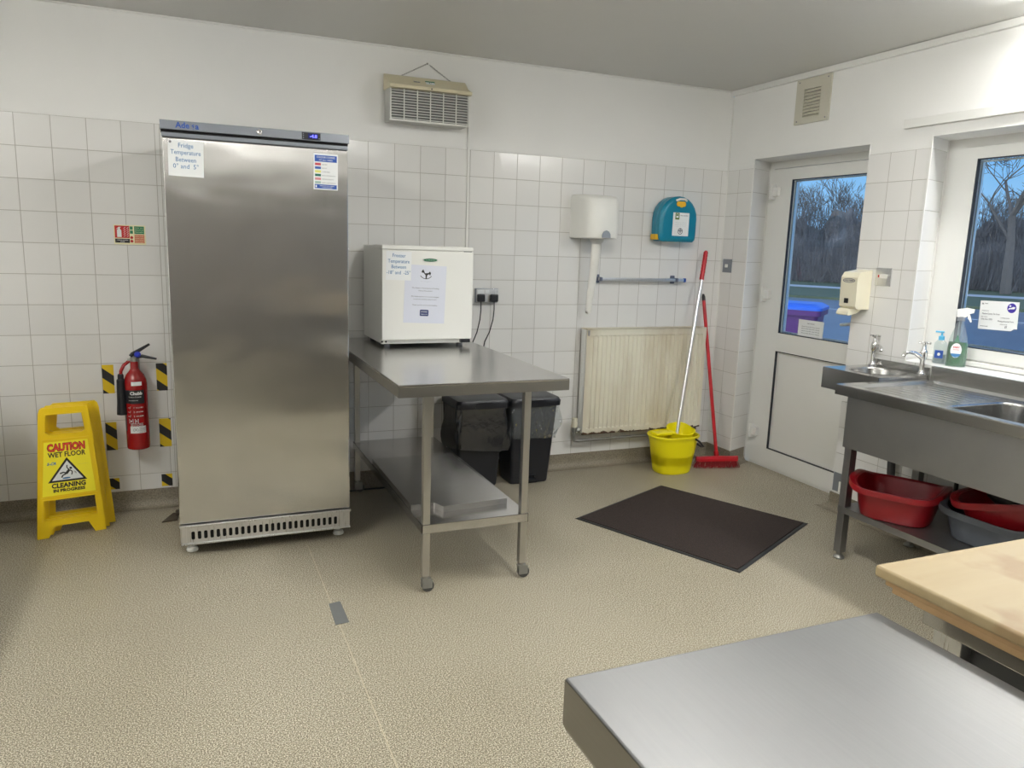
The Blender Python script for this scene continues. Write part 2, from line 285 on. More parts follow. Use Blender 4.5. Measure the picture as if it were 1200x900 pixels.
# ---------------------------------------------------------------- mesh builder
def V(*a): return Vector(a)
class MB:
    def __init__(s, origin=(0, 0, 0)): s.bm = bmesh.new(); s.o = Vector(origin); s.mi = 0
    def face(s, pts):
        try:
            f = s.bm.faces.new([s.bm.verts.new(p) for p in pts]); f.material_index = s.mi; return f
        except ValueError: return None
    def box(s, x0, x1, y0, y1, z0, z1, bev=0, seg=2):
        b2 = bmesh.new(); r = bmesh.ops.create_cube(b2, size=1)
        for v in b2.verts: v.co = Vector(((x0 + x1) / 2 + v.co.x * (x1 - x0), (y0 + y1) / 2 + v.co.y * (y1 - y0), (z0 + z1) / 2 + v.co.z * (z1 - z0)))
        if bev: bmesh.ops.bevel(b2, geom=b2.edges[:], offset=bev, segments=seg, profile=0.5, affect='EDGES')
        return s.merge(b2)
    def merge(s, b2, M=None):
        if M is not None: b2.transform(M)
        vm = {v: s.bm.verts.new(v.co) for v in b2.verts}
        for f in b2.faces:
            try:
                nf = s.bm.faces.new([vm[v] for v in f.verts]); nf.material_index = s.mi
            except ValueError: pass
        b2.free(); return s
    def loft(s, rings, closed=True, cap0=True, cap1=True):
        vs = [[s.bm.verts.new(p) for p in r] for r in rings]
        n = len(rings[0])
        for a, b in zip(vs, vs[1:]):
            for i in range(n if closed else n - 1):
                j = (i + 1) % n
                try:
                    f = s.bm.faces.new((a[i], a[j], b[j], b[i])); f.material_index = s.mi
                except ValueError: pass
        if cap0 and closed:
            f = s.bm.faces.new(list(reversed(vs[0]))); f.material_index = s.mi
        if cap1 and closed:
            f = s.bm.faces.new(vs[-1]); f.material_index = s.mi
        return s
    def tube(s, pts, r, n=12, caps=True):
        pts = [Vector(p) for p in pts]; rs = r if isinstance(r, (list, tuple)) else [r] * len(pts)
        rings = []; up = None
        for i, p in enumerate(pts):
            t = (pts[min(i + 1, len(pts) - 1)] - pts[max(i - 1, 0)])
            t.normalize()
            if up is None: up = Vector((0, 0, 1)) if abs(t.z) < 0.9 else Vector((1, 0, 0))
            a = t.cross(up)
            if a.length < 1e-5: a = t.cross(Vector((0, 1, 0.1)))
            a.normalize(); b = a.cross(t).normalized(); up = b
            rings.append([p + (a * math.cos(2 * PI * k / n) + b * math.sin(2 * PI * k / n)) * rs[i] for k in range(n)])
        return s.loft(rings, True, caps, caps)
    def lathe(s, prof, c=(0, 0, 0), n=32, axis='z', cap0=True, cap1=True):
        c = Vector(c); rings = []
        for r, h in prof:
            ring = []
            for k in range(n):
                a = 2 * PI * k / n; x, y = r * math.cos(a), r * math.sin(a)
                ring.append(c + (Vector((x, y, h)) if axis == 'z' else Vector((x, h, y)) if axis == 'y' else Vector((h, x, y))))
            rings.append(ring)
        return s.loft(rings, True, cap0, cap1)
    def plate(s, polys, t, frame):
        """flat plate with holes: 2D polygons (outer first), thickness t behind the face; frame = (origin, xdir, ydir)"""
        o, xd, yd = (Vector(a) for a in frame); nd = xd.cross(yd).normalized()
        P = [[o + xd * a + yd * b for a, b in poly] for poly in polys]
        tris = tessellate_polygon(P); flat = [p for poly in P for p in poly]
        A = [s.bm.verts.new(p) for p in flat]; B = [s.bm.verts.new(p - nd * t) for p in flat]
        for tr in tris:
            for vs, flip in ((A, 0), (B, 1)):
                q = [vs[i] for i in tr]
                nrm = (q[1].co - q[0].co).cross(q[2].co - q[0].co)
                if (nrm.dot(nd) < 0) != bool(flip): q.reverse()
                try: f = s.bm.faces.new(q); f.material_index = s.mi
                except ValueError: pass
        k = 0
        for poly in P:
            n = len(poly)
            for i in range(n):
                try: f = s.bm.faces.new((A[k + i], A[k + (i + 1) % n], B[k + (i + 1) % n], B[k + i])); f.material_index = s.mi
                except ValueError: pass
            k += n
        return s
    def text(s, body, size, frame, align='CENTER', depth=0.0004, fit=None, bend=None, bold=0.0, shear=0):
        c = bpy.data.curves.new('t', 'FONT'); c.body = body; c.size = size; c.align_x = align; c.align_y = 'CENTER'; c.resolution_u = 2
        c.extrude = depth; c.offset = bold; c.shear = shear
        ob = bpy.data.objects.new('t', c); me = bpy.data.meshes.new_from_object(ob)
        o, xd, yd = (Vector(a) for a in frame); nd = xd.cross(yd).normalized()
        b2 = bmesh.new(); b2.from_mesh(me)
        k = 1.0
        if fit and b2.verts:
            w = max(v.co.x for v in b2.verts) - min(v.co.x for v in b2.verts); k = fit / w if w > 0 else 1
        for v in b2.verts:
            x, y, z = v.co.x * k, v.co.y, v.co.z
            v.co = bend(x, y, z) if bend else o + xd * x + yd * y + nd * z
        s.merge(b2); bpy.data.objects.remove(ob); bpy.data.curves.remove(c); bpy.data.meshes.remove(me)
        return s
    def build(s, name, m, parent=None, smooth=35, label=None, fix=True):
        if fix: bmesh.ops.recalc_face_normals(s.bm, faces=s.bm.faces[:])
        o = s.o if parent is None or s.o.length else Vector((0, 0, 0))
        for v in s.bm.verts: v.co -= s.o
        me = bpy.data.meshes.new(name); s.bm.to_mesh(me); s.bm.free()
        for x in (m if isinstance(m, (list, tuple)) else [m]): me.materials.append(x)
        if smooth:
            for p in me.polygons: p.use_smooth = True
            me.set_sharp_from_angle(angle=math.radians(smooth))
        ob = bpy.data.objects.new(name, me); COL.objects.link(ob)
        if smooth:
            wnm = ob.modifiers.new('weighted', 'WEIGHTED_NORMAL'); wnm.keep_sharp = True; wnm.weight = 100
        if parent is None: ob.location = s.o
        else: ob.parent = parent
        if label: ob['label'] = label
        return ob
def tag(o, label, cat, group=None):
    o['label'] = label; o['category'] = cat
    if group: o['group'] = group
    return o
def thing(name, loc, label, cat, group=None, rz=0):
    o = bpy.data.objects.new(name, None); COL.objects.link(o); o.location = loc; o.rotation_euler = (0, 0, rz); o.empty_display_size = 0.05
    return tag(o, label, cat, group)
def st(o): o['kind'] = 'structure'; return o
def rrect(x0, x1, y0, y1, r, n=5):
    out = []
    for cx, cy, a0 in ((x1 - r, y1 - r, 0), (x0 + r, y1 - r, PI / 2), (x0 + r, y0 + r, PI), (x1 - r, y0 + r, 1.5 * PI)):
        for k in range(n + 1):
            a = a0 + PI / 2 * k / n; out.append((cx + r * math.cos(a), cy + r * math.sin(a)))
    return out
def oval(cx, cy, a, b, n=36, p=2.0):
    return [(cx + a * abs(math.cos(t)) ** (2 / p) * (1 if math.cos(t) >= 0 else -1), cy + b * abs(math.sin(t)) ** (2 / p) * (1 if math.sin(t) >= 0 else -1)) for t in [2 * PI * k / n for k in range(n)]]
def ring(poly, z): return [(x, y, z) for x, y in poly]
FY = lambda x, y, z: ((x, y, z), (1, 0, 0), (0, 0, 1))        # faces -y (towards the room from the back wall)
FX = lambda x, y, z: ((x, y, z), (0, -1, 0), (0, 0, 1))       # faces -x (on the right wall)
def dup(root, loc=None, rz=None):
    r = root.copy(); COL.objects.link(r)
    if loc is not None: r.location = loc
    if rz is not None: r.rotation_euler = (0, 0, rz)
    for ch in list(root.children):
        c = ch.copy(); COL.objects.link(c); c.parent = r
        for g in ch.children:
            d = g.copy(); COL.objects.link(d); d.parent = c
    return r

# ================================================================ THE ROOM
XL, YF, ZC = -5.2, -7.2, 2.497
b = MB(); b.box(XL, 0.0, YF, 0.0, -0.12, 0.0); b.box(0.0, 0.34, -1.24, -0.20, -0.12, -0.0005); st(b.build('floor', FLOORM, smooth=0))
b = MB(); b.box(XL - 0.1, 0.35, YF - 0.1, 0.1, ZC, ZC + 0.1); st(b.build('ceiling', CEILM, smooth=0))
# back wall: tiles to 1.985, painted plaster above
b = MB(); b.box(XL - 0.1, 0.0, 0.0, 0.15, 0.0, 1.985); b.mi = 1; b.box(XL - 0.1, 0.0, 0.005, 0.15, 1.985, ZC); st(b.build('wall_back', [TILE_B, PAINT], smooth=0))
b = MB(); b.box(XL - 0.12, XL, YF, 0.0, 0.0, 1.985); b.mi = 1; b.box(XL - 0.12, XL - 0.005, YF, 0, 1.985, ZC); st(b.build('wall_left', [TILE_R, PAINT], smooth=0))
DIMWALL = mat('grey_brown_lower_wall', (0.20, 0.185, 0.165), 0.6)  # unseen lower wall, coloured dark to give the fridge door a dark reflection
b = MB(); b.box(XL, 0.3, YF - 0.12, YF, 0.0, 2.08); b.mi = 1; b.box(XL, 0.3, YF - 0.12, YF - 0.003, 2.08, ZC); st(b.build('wall_front', [DIMWALL, PAINT], smooth=0))
# right wall with a door opening and a window opening (splayed reveals)
DY0, DY1, DZ = -0.26, -1.175, 2.04
WY0, WY1, WZ0, WZ1 = -1.556, -4.55, 0.925, 2.04
b = MB()
def rface(y0, y1, z0, z1):
    if z0 < 1.985 < z1: rface(y0, y1, z0, 1.985); rface(y0, y1, 1.985, z1); return
    b.mi = 1 if z0 >= 1.985 else 0
    x = 0.004 if z0 >= 1.985 else 0.0
    b.face([(x, y0, z0), (x, y1, z0), (x, y1, z1), (x, y0, z1)])
    b.mi = 1; b.face([(0.34, y0, z0), (0.34, y0, z1), (0.34, y1, z1), (0.34, y1, z0)])
rface(0.0, DY0, 0, ZC); rface(DY0, DY1, DZ, ZC); rface(DY1, WY0, 0, ZC); rface(WY0, WY1, WZ1, ZC); rface(WY0, WY1, 0, WZ0); rface(WY1, YF, 0, ZC)
b.mi = 2
def reveal(y0, ya, z0, z1, zt):
    b.mi = 2; b.face([(0, y0, z0), (0.2, ya, z0), (0.2, ya, 1.985), (0, y0, 1.985)])
    b.mi = 1; b.face([(0, y0, 1.985), (0.2, ya, 1.985), (0.2, ya, zt), (0, y0, zt)])
    b.face([(0.2, ya, z0), (0.34, ya, z0), (0.34, ya, zt), (0.2, ya, zt)])
reveal(DY0, -0.18, 0.0, 0, DZ); reveal(DY1, -1.255, 0, 0, DZ); reveal(WY0, -1.49, WZ0, 0, WZ1); reveal(WY1, -4.61, WZ0, 0, WZ1)
b.mi = 1
b.face([(0, DY0, DZ), (0.2, -0.18, DZ), (0.34, -0.18, DZ), (0.34, -1.255, DZ), (0.2, -1.255, DZ), (0, DY1, DZ)])
b.face([(0, WY0, WZ1), (0.2, -1.49, WZ1), (0.34, -1.49, WZ1), (0.34, -4.61, WZ1), (0.2, -4.61, WZ1), (0, WY1, WZ1)])
b.face([(0, WY0, WZ0), (0.2, -1.49, WZ0), (0.34, -1.49, WZ0), (0.34, -4.61, WZ0), (0.2, -4.61, WZ0), (0, WY1, WZ0)])
st(b.build('wall_right', [TILE_R, PAINT, TILE_Z], smooth=0, fix=False))
# coved vinyl skirting
def cove(pts, name):
    """sweep of the cove profile along wall points; offset direction to the left of travel"""
    b = MB(); prof = [(0.006, 0.10), (0.006, 0.065)] + [(0.006 + 0.044 * (1 - math.cos(PI / 2 * k / 6)), 0.05 * (1 - math.sin(PI / 2 * k / 6)) + 0.0015) for k in range(0, 7)] 
    prof = [(0.0, 0.10)] + prof + [(0.0, 0.0015)]
    P = [Vector((x, y, 0)) for x, y in pts]; rings = []
    for i, p in enumerate(P):
        d = []
        if i > 0: d.append((P[i] - P[i - 1]).normalized())
        if i < len(P) - 1: d.append((P[i + 1] - P[i]).normalized())
        ns = [Vector((-e.y, e.x, 0)) for e in d]; nn = sum(ns, Vector()); nn.normalize(); nn = nn / max(0.3, nn.dot(ns[0]))
        rings.append([p + nn * o + Vector((0, 0, z)) for o, z in prof])
    b.loft(rings); return st(b.build(name, COVEM, smooth=40))
cove([(0.17, -0.192), (0, DY0), (0, 0), (XL, 0), (XL, -2.4)], 'baseboard_back')
cove([(0, YF), (0, DY1), (0.17, -1.243)], 'baseboard_right')
b = MB(); b.box(-0.022, 0.004, -4.6, 0.004, 2.462, 2.4965, 0.004); st(b.build('trim_1', WHITE_GLOSS))          # ceiling trim on the right wall
b = MB(); b.box(-0.004, 0.003, -0.005, 0.003, 0.105, 2.46, 0.0015); st(b.build('trim_2', WHITE_PL))              # sealant bead in the corner
b = MB(); b.box(-0.020, 0.006, -4.6, -1.39, 2.092, 2.136, 0.003); st(b.build('trim_3', WHITE_GLOSS))            # batten over the window
b = MB(); b.box(XL, 0, -0.008, 0.006, 2.488, 2.4965, 0.002); st(b.build('trim_4', WHITE_GLOSS))
# corner beads of the reveals
for i, (y0, ya, z0) in enumerate(((DY0, -.18, 0.1), (WY0, -1.49, WZ0))):
    b = MB(); b.box(-0.003, 0.003, y0 - 0.003, y0 + 0.004, z0, 2.038, 0.001); b.box(0.19, 0.199, ya - 0.006, ya, z0, 2.036, 0.001); st(b.build('trim_%d' % (5 + i), WHITE_GLOSS))

# ---------------------------------------------------------------- door
b = MB(); FYr = lambda x: ((x, 0, 0), (0, -1, 0), (0, 0, 1))
def rect(a0, a1, z0, z1): return [(a0, z0), (a1, z0), (a1, z1), (a0, z1)]
b = MB(); b.plate([[(0.18, 0.0), (0.18, 2.04), (1.255, 2.04), (1.255, 0.0), (1.215, 0.0), (1.215, 1.995), (0.225, 1.995), (0.225, 0.0)]], 0.07, FYr(0.20)); b.box(0.205, 0.29, -1.24, -0.20, 0.0, 0.018)
door = st(b.build('door_1', UPVC, smooth=0))
b = MB(); b.plate([rect(0.232, 1.208, 0.022, 1.99), rect(0.397, 1.043, 0.14, 0.81), rect(0.405, 1.033, 0.931, 1.917)], 0.06, FYr(0.193))
b.box(0.215, 0.235, -1.043, -0.397, 0.14, 0.81)
leaf = b.build('door_leaf', UPVC, door, smooth=0)
b = MB()
for a0, a1, z0, z1 in ((0.405, 1.033, 0.931, 1.917), (0.397, 1.043, 0.14, 0.81)):
    b.plate([rect(a0, a1, z0, z1), rect(a0 + 0.005, a1 - 0.005, z0 + 0.005, z1 - 0.005)], 0.015, FYr(0.1915))
b.build('gasket', GASKET, leaf, smooth=0)
b = MB(); b.plate([rect(0.402, 1.038, 0.145, 0.805), rect(0.41, 1.03, 0.153, 0.797)], 0.004, FYr(0.209)); b.build('panel_bead', UPVC, leaf, smooth=0)
b = MB(); b.box(0.212, 0.217, -1.035, -0.403, 0.929, 1.919); b.build('glass_pane', GLASS, leaf, smooth=0)
b = MB(); b.plate([rect(0.41, 1.028, 0.936, 1.912), rect(0.418, 1.02, 0.944, 1.904)], 0.012, FYr(0.2185)); b.build('glazing_spacer', ALU, leaf, smooth=0)
for z in (1.845, 1.175, 0.235):
    b = MB(); b.box(0.155, 0.195, -0.262, -0.236, z - 0.05, z + 0.05, 0.006); b.box(0.168, 0.197, -0.305, -0.255, z - 0.028, z + 0.03, 0.006)
    b.box(0.188, 0.2, -0.24, -0.2, z - 0.025, z + 0.025, 0.003); b.build('hinge', UPVC, door)
b = MB(); b.box(0.178, 0.194, -1.14, -1.10, 0.93, 1.15, 0.006); b.tube([(0.18, -1.12, 1.065), (0.13, -1.12, 1.065), (0.125, -1.10, 1.066), (0.122, -0.99, 1.05)], [0.01, 0.01, 0.011, 0.009], 10); b.build('door_handle', ALU, door)

# ---------------------------------------------------------------- window
b = MB(); WO = (1.49, 4.61)
b.plate([rect(1.49, 4.61, 0.93, 2.04), rect(1.592, 2.98, 0.955, 1.997), rect(3.04, 4.51, 0.955, 1.997)], 0.07, FYr(0.20))
b.box(0.17, 0.2, -4.6, -1.50, 0.928, 0.95, 0.004)
win = st(b.build('window_1', UPVC, smooth=0))
for a0, a1 in ((1.594, 2.978), (3.042, 4.508)):
    b = MB(); b.plate([rect(a0, a1, 0.957, 1.995), rect(a0 + 0.068, a1 - 0.068, 1.015, 1.938)], 0.06, FYr(0.195)); sash = b.build('sash', UPVC, win, smooth=0)
    b = MB(); b.plate([rect(a0, a1, 0.957, 1.995), rect(a0 + 0.004, a1 - 0.004, 0.961, 1.991)], 0.004, FYr(0.1965)); b.plate([rect(a0 + 0.068, a1 - 0.068, 1.015, 1.938), rect(a0 + 0.072, a1 - 0.072, 1.019, 1.934)], 0.02, FYr(0.1945)); b.build('gasket', GASKET, sash, smooth=0)
    b = MB(); b.box(0.212, 0.217, -(a1 - 0.066), -(a0 + 0.066), 1.013, 1.94); b.build('glass_pane', GLASS, sash, smooth=0)
    b = MB(); b.plate([rect(a0 + 0.076, a1 - 0.076, 1.023, 1.93), rect(a0 + 0.084, a1 - 0.084, 1.031, 1.922)], 0.012, FYr(0.2185)); b.build('glazing_spacer', ALU, sash, smooth=0)

# ---------------------------------------------------------------- ceiling lights (out of the picture)
def batten(x, y0, y1, label):
    t = thing('strip_light', (x, (y0 + y1) / 2, ZC), label, 'ceiling light', 'strip lights')
    o = t.location.copy()
    b = MB(o); b.box(x - 0.035, x + 0.035, y0, y1, ZC - 0.045, ZC, 0.004); b.build('housing', WHITE_PL, t)
    b = MB(o); b.box(x - 0.045, x + 0.045, y0 + 0.01, y1 - 0.01, ZC - 0.085, ZC - 0.046, 0.0); b.build('diffuser', TUBEM, t, smooth=0)
    for ya, yb in ((y0, y0 + 0.009), (y1 - 0.009, y1)):
        b = MB(o); b.box(x - 0.047, x + 0.047, ya, yb, ZC - 0.087, ZC - 0.04, 0.002); b.build('end_cap', WHITE_PL, t)
batten(-0.17, -3.60, -2.10, 'white strip light on the ceiling above the window sink')
batten(-4.75, -3.10, -1.60, 'white strip light on the ceiling near the left wall')
batten(-1.95, -3.35, -1.85, 'white strip light on the ceiling in the middle of the room')
batten(-3.0, -6.75, -5.25, 'added white strip light, unseen, on the ceiling behind the camera')  # added lamp: brightens the rear wall that the fridge door mirrors

# ================================================================ OUTSIDE
b = MB(); b.box(0.345, 70, -60, 80, -0.35, -0.15)
st(b.build('ground_car_park', ASPHALT, smooth=0))
gdir = Vector((0.86, 0.51, 0)).normalized(); gper = Vector((-gdir.y, gdir.x, 0))
C0 = Vector((-3.41, -4.37, 0))
def along(d, s, z=0): return C0 + gdir * d + gper * s + Vector((0, 0, z))
def strip(name, d0, d1, z0, z1, m, s=70):
    b = MB(); b.loft([[along(d0, -s, z0), along(d1, -s, z0), along(d1, -s, z1), along(d0, -s, z1)], [along(d0, s, z0), along(d1, s, z0), along(d1, s, z1), along(d0, s, z1)]]); return st(b.build(name, m, smooth=0))
strip('ground_verge', 29.5, 75, -0.3, -0.06, GRASSM)
strip('ground_footpath', 37.5, 39.5, -0.2, -0.05, KERBM)
def pline(a, c, w=0.09):
    a, c = Vector(a), Vector(c); d = (c - a).normalized(); p = Vector((-d.y, d.x, 0)) * w / 2
    b = MB(); b.loft([[a - p, a + p, a + p + V(0, 0, .004), a - p + V(0, 0, .004)], [c - p, c + p, c + p + V(0, 0, .004), c - p + V(0, 0, .004)]]); return b
WLINE = mat('road_line_paint', (0.75, 0.77, 0.8), 0.5)
for i, d in enumerate((12.5, 15.0, 24)):
    b = pline(along(d, -12, -0.15), along(d + 0.6, 12, -0.15)); tag(b.build('parking_line', WLINE, smooth=0), ['white parking line nearest the door on the wet tarmac', 'second white parking line out from the door on the tarmac', 'white parking line farthest from the building near the grass'][i], 'parking line', 'car park lines')
# trees
def grow_tree(seed, h, r0, spread, levels, rmin=0.012):
    rnd = random.Random(seed); segs = []
    def br(p, d, L, r, lv):
        n = 3; pts = [p.copy()]; rs = [r]
        for k in range(n):
            d = (d + Vector((rnd.uniform(-1, 1), rnd.uniform(-1, 1), rnd.uniform(-0.5, 0.7))) * 0.16).normalized(); p = p + d * L / n; pts.append(p.copy()); rs.append(r * (1 - 0.4 * (k + 1) / n))
        segs.append((pts, rs, lv))
        if lv >= levels: return
        for c in range(3 if lv else 4):
            a = rnd.uniform(0, 2 * PI); t = rnd.uniform(0.35, 0.75) * spread
            side = d.orthogonal().normalized(); side.rotate(Matrix.Rotation(a, 3, d)); nd = (d + side * t + Vector((0, 0, 0.10))).normalized()
            q = pts[rnd.choice((2, 3))] if c else pts[3]
            br(q, nd, L * rnd.uniform(0.64, 0.84), max(rs[-1] * rnd.uniform(0.6, 0.85), rmin), lv + 1)
    br(Vector((0, 0, 0)), Vector((0, 0, 1)), h, r0, 0)
    b = MB()
    for pts, rs, lv in segs: b.tube(pts, rs, 6 if lv < 2 else 3, caps=False)
    return b
oak = grow_tree(5, 2.3, 0.17, 1.35, 7, 0.010).build('bare_tree', BARK, smooth=0, fix=False)
oak.location = (31.3, 19.4, -0.06); oak.scale = (1.55,) * 3
tag(oak, 'tall bare tree with a spreading crown, seen through the window above the certificate', 'tree', 'bare winter trees')
thin = grow_tree(11, 1.9, 0.09, 0.8, 5).build('bare_tree', BARK, smooth=0, fix=False)
thin2 = grow_tree(23, 2.1, 0.10, 1.0, 5).build('bare_tree', BARK, smooth=0, fix=False)
rt = random.Random(4); first = {0: True, 1: True}
LBL = 'slender bare tree rising out of the dark thicket beyond the grass'
for k in range(22):
    s = -13 + k * 1.45 + rt.uniform(-0.5, 0.5); w = k % 2; src = (thin, thin2)[w]
    if first[w]: o = src; first[w] = False
    else: o = src.copy(); COL.objects.link(o)
    o.location = along(rt.uniform(52, 58), s, -0.06); o.rotation_euler = (0, 0, rt.uniform(0, 6)); f = rt.uniform(0.8, 1.15); o.scale = (f, f, f)
    tag(o, LBL, 'tree', 'slender bare trees in the thicket')
b = MB()
for k in range(16):
    z = 0.6 + k * 0.28; r = 1.15 * (1 - k / 16.5)
    b.lathe([(r, z), (r * 0.85, z + 0.12), (0.04, z + 0.45)], (0, 0, 0), 11, cap0=True, cap1=True)
for v in b.bm.verts: v.co += Vector((random.uniform(-.1, .1), random.uniform(-.1, .1), random.uniform(-.06, .06)))
ev = b.build('evergreen_tree', EVERG, smooth=0); ev.location = along(45.0, 5.6, -0.06)
tag(ev, 'dark pointed evergreen seen through the upper door glass', 'tree')
# thicket
b = MB(); rnd = random.Random(3)
rings = []
for i in range(120):
    s = -24 + i * 0.4; hh = 3.0 + 0.35 * math.sin(s * 0.7) + 0.5 * rnd.random() + 0.3 * math.sin(s * 2.3)
    rings.append([along(46 + 0.8 * math.sin(k * 1.3 + i) * 0.4 + (0.3 * k if k < 7 else 2), s + rnd.uniform(-.1, .1), -0.05 + hh * min(1, (k / 6) ** 0.8) * (1 + rnd.uniform(-.08, .08))) for k in range(8)] + [along(48.5, s, -0.06)])
b.loft(rings, closed=False)
for k in range(9000):
    s = rnd.uniform(-23, 23); d = rnd.uniform(44.2, 47.8); base = (d - 44.2) * 0.9 * rnd.random()
    p = along(d, s, -0.06 + base); q = p + Vector((rnd.uniform(-.45, .45), rnd.uniform(-.45, .45), rnd.uniform(0.6, 1.9))); m_ = (p + q) / 2 + Vector((rnd.uniform(-.15, .15),) * 3)
    b.tube([p, m_, q], [0.016, 0.012, 0.006], 3, caps=False)
for k in range(2600):
    s = rnd.uniform(-23, 23); p = along(rnd.uniform(46.5, 48), s, 2.2 + rnd.random() * .9); q = p + Vector((rnd.uniform(-.5, .5), rnd.uniform(-.5, .5), rnd.uniform(0.6, 1.8)))
    b.tube([p, q], [0.022, 0.008], 3, caps=False)
o = b.build('thicket', BRUSHM, smooth=0, fix=False); tag(o, 'dense dark winter thicket along the far side of the grass', 'bushes'); o['kind'] = 'stuff'
# wheelie bin outside the door
wb_loc = (3.00, 2.50, -0.15)
t = thing('wheelie_bin', wb_loc, 'purple wheelie bin with blue lid, outside the door glass', 'wheelie bin', rz=0.65)
b = MB(); b.loft([ring(rrect(-.21 - .07 * k, .21 + .07 * k, -.24 - .09 * k, .24 + .09 * k, .05), z) for k, z in ((0, .06), (0.5, .5), (1, .93))] + [ring(rrect(-.31, .31, -.36, .36, .05), z) for z in (.93, .99)]); b.build('body', PURPLE, t)
b = MB(); b.loft([ring(rrect(-.315, .315, -.37, .38, .06), .99), ring(rrect(-.315, .315, -.37, .38, .06), 1.02), ring(rrect(-.25, .25, -.30, .30, .06), 1.06)]); b.box(-.22, .22, .34, .42, .97, 1.03, .01); b.build('lid', BLUELID, t)
for sx in (-1, 1):
    b = MB(); b.lathe([(0.10, -.02), (0.10, .02)], (sx * .24, .24, .10), 20, 'x'); b.build('wheel', BLACK, t)

# ================================================================ UPRIGHT FRIDGE
X0, X1, YD, YB = -3.480, -2.711, -0.78, -0.12
t = thing('upright_fridge', ((X0 + X1) / 2, (YD + YB) / 2, 0), 'tall stainless steel upright fridge with grey header and vent grille at the bottom', 'fridge')
o = t.location.copy()
b = MB(o); b.box(X0 + .004, X1 - .004, YD + .055, YB, 0.05, 1.89, .004); b.build('body', steel('fridge_side_steel', (0.5, 0.49, 0.47), .3, (50, 50, 1)), t)
b = MB(o); b.box(X0 + .002, X1 - .002, YD + .002, YD + .05, 0.158, 1.842, .006, 3); dr = b.build('door', ST_DOOR, t)
b = MB(o); b.box(X0 + .002, X1 - .002, YD - .001, YD + .052, 1.8425, 1.860, .003); b.build('door_cap', GREYMET, dr)
b = MB(o)
b.loft([[(x, YD + .055, 1.908), (x, YD - .004, 1.908), (x, YD - .006, 1.872), (x, YD + .055, 1.872)] for x in (X0 - .002, X1 + .002)])
hd = b.build('header', GREYMET, t, smooth=0)
b = MB(o); b.box(X0, X1, YD + .012, YD + .055, 1.861, 1.872); b.build('shadow_gap', DARK, t, smooth=0)
b = MB(o); b.lathe([(0.011, 0), (0.011, -.006), (0.008, -.008)], (-3.092, YD - .004, 1.889), 20, 'y'); b.build('lock', CHROME, hd)
b = MB(o); b.lathe([(0.0035, 0), (0.0035, -.0015)], (-3.092, YD - .012, 1.889), 10, 'y'); b.build('keyhole', BLACK, hd)
b = MB(o); b.box(-2.915, -2.835, YD - .009, YD - .003, 1.8745, 1.9045, .002); dp = b.build('display_panel', BLACK, hd)
b = MB(o); b.text('-4.8', .018, FY(-2.866, YD - .0100, 1.889), bold=.0005, fit=.03); b.build('display_digits', DISPLAYB, dp, smooth=0)
b = MB(o); b.box(-2.889, -2.847, YD - .0096, YD - .009, 1.879, 1.900); b.build('display_glass', mat('unlit_blue_display', (0.02, 0.025, 0.16), .2), dp, smooth=0)
b = MB(o)
for x, z in ((-2.909, 1.898), (-2.909, 1.890), (-2.909, 1.881), (-2.841, 1.881)): b.lathe([(0.0022, 0), (0.0022, -.001)], (x, YD - .009, z), 8, 'y')
b.build('buttons', GREYMET, dp)
b = MB(o); b.text('Ade', .032, FY(-3.396, YD - .0058, 1.890), bold=.0008); b.text('a', .032, FY(-3.340, YD - .0058, 1.889), bold=.0008)
for dz in (-.006, .004): b.text(':', .02, FY(-3.355, YD - .0058, 1.889 + dz), bold=.0005)
b.text('<', .018, FY(-3.356, YD - .0058, 1.891), bold=.0005)
b.build('logo_lettering', BLUED, hd, smooth=0)
# lower grille
b = MB(o)
slots = []
for k in range(25):
    x = -3.424 + k * (0.640 / 24.0); slots.append(rrect(x - .0075, x + .0075, .083, .122, .006, 3))
b.plate([rect(X0 + .006, X1 - .004, .062, .151)] + slots, .0025, FY(0, YD - .0002, 0)); gr = b.build('vent_grille', ALU, t, smooth=0)
b = MB(o); b.box(X0 + .01, X1 - .008, YD + .012, YD + .02, .055, .15); b.build('grille_backing', DARK, t, smooth=0)
b = MB(o); b.box(X0 + .0, X1 + .001, YD - .014, YD + .012, .1435, .156, .004); b.box(X0 + .004, X1 - .002, YD - .008, YD + .012, .060, .068, .002); b.build('grille_rail', ALU, t)
for xa in (X0 + .003, X1 - .036):
    b = MB(o); b.box(xa, xa + .026, YD - .005, YD, .07, .142, .002); b.build('hinge_bracket', ALU, t)
for x, y in ((X0 + .05, YD + .085), (X1 - .045, YD + .085), (X0 + .05, YB - .06), (X1 - .045, YB - .06)):
    b = MB(o); b.lathe([(.025, 0), (.027, .006), (.022, .018), (.012, .022), (.012, .056)], (x, y, 0), 20); b.build('foot', WHITE_PL, t)

# notes on the fridge
def sheet(name, x0, x1, z0, z1, y, m, label, cat, tilt=0, group=None):
    t = thing(name, ((x0 + x1) / 2, y, (z0 + z1) / 2), label, cat, group)
    o = t.location.copy(); b = MB(o); b.box(x0, x1, y - .001, y, z0, z1); b.build('sheet', m, t, smooth=0); t.rotation_euler = (0, tilt, 0)
    return t, o
t, o = sheet('paper_note', -3.456, -3.319, 1.686, 1.832, YD + .0012, PAPER, 'white note on the tall fridge reading Fridge Temperature Between 0 and 5 degrees', 'note', .02)
b = MB(o)
for s_, z, w in (('Fridge', 1.810, .058), ('Temperature', 1.782, .116), ('Between', 1.753, .078), ('0\u00b0 and  5\u00b0', 1.726, .098)): b.text(s_, .026, FY(-3.388, YD - .0002, z), fit=w)
b.build('lettering', BLUEP, t, smooth=0)
b = MB(o); b.lathe([(.005, 0), (.005, -.003)], (-3.447, YD, 1.822), 12, 'y'); b.build('magnet', GREYP, t)
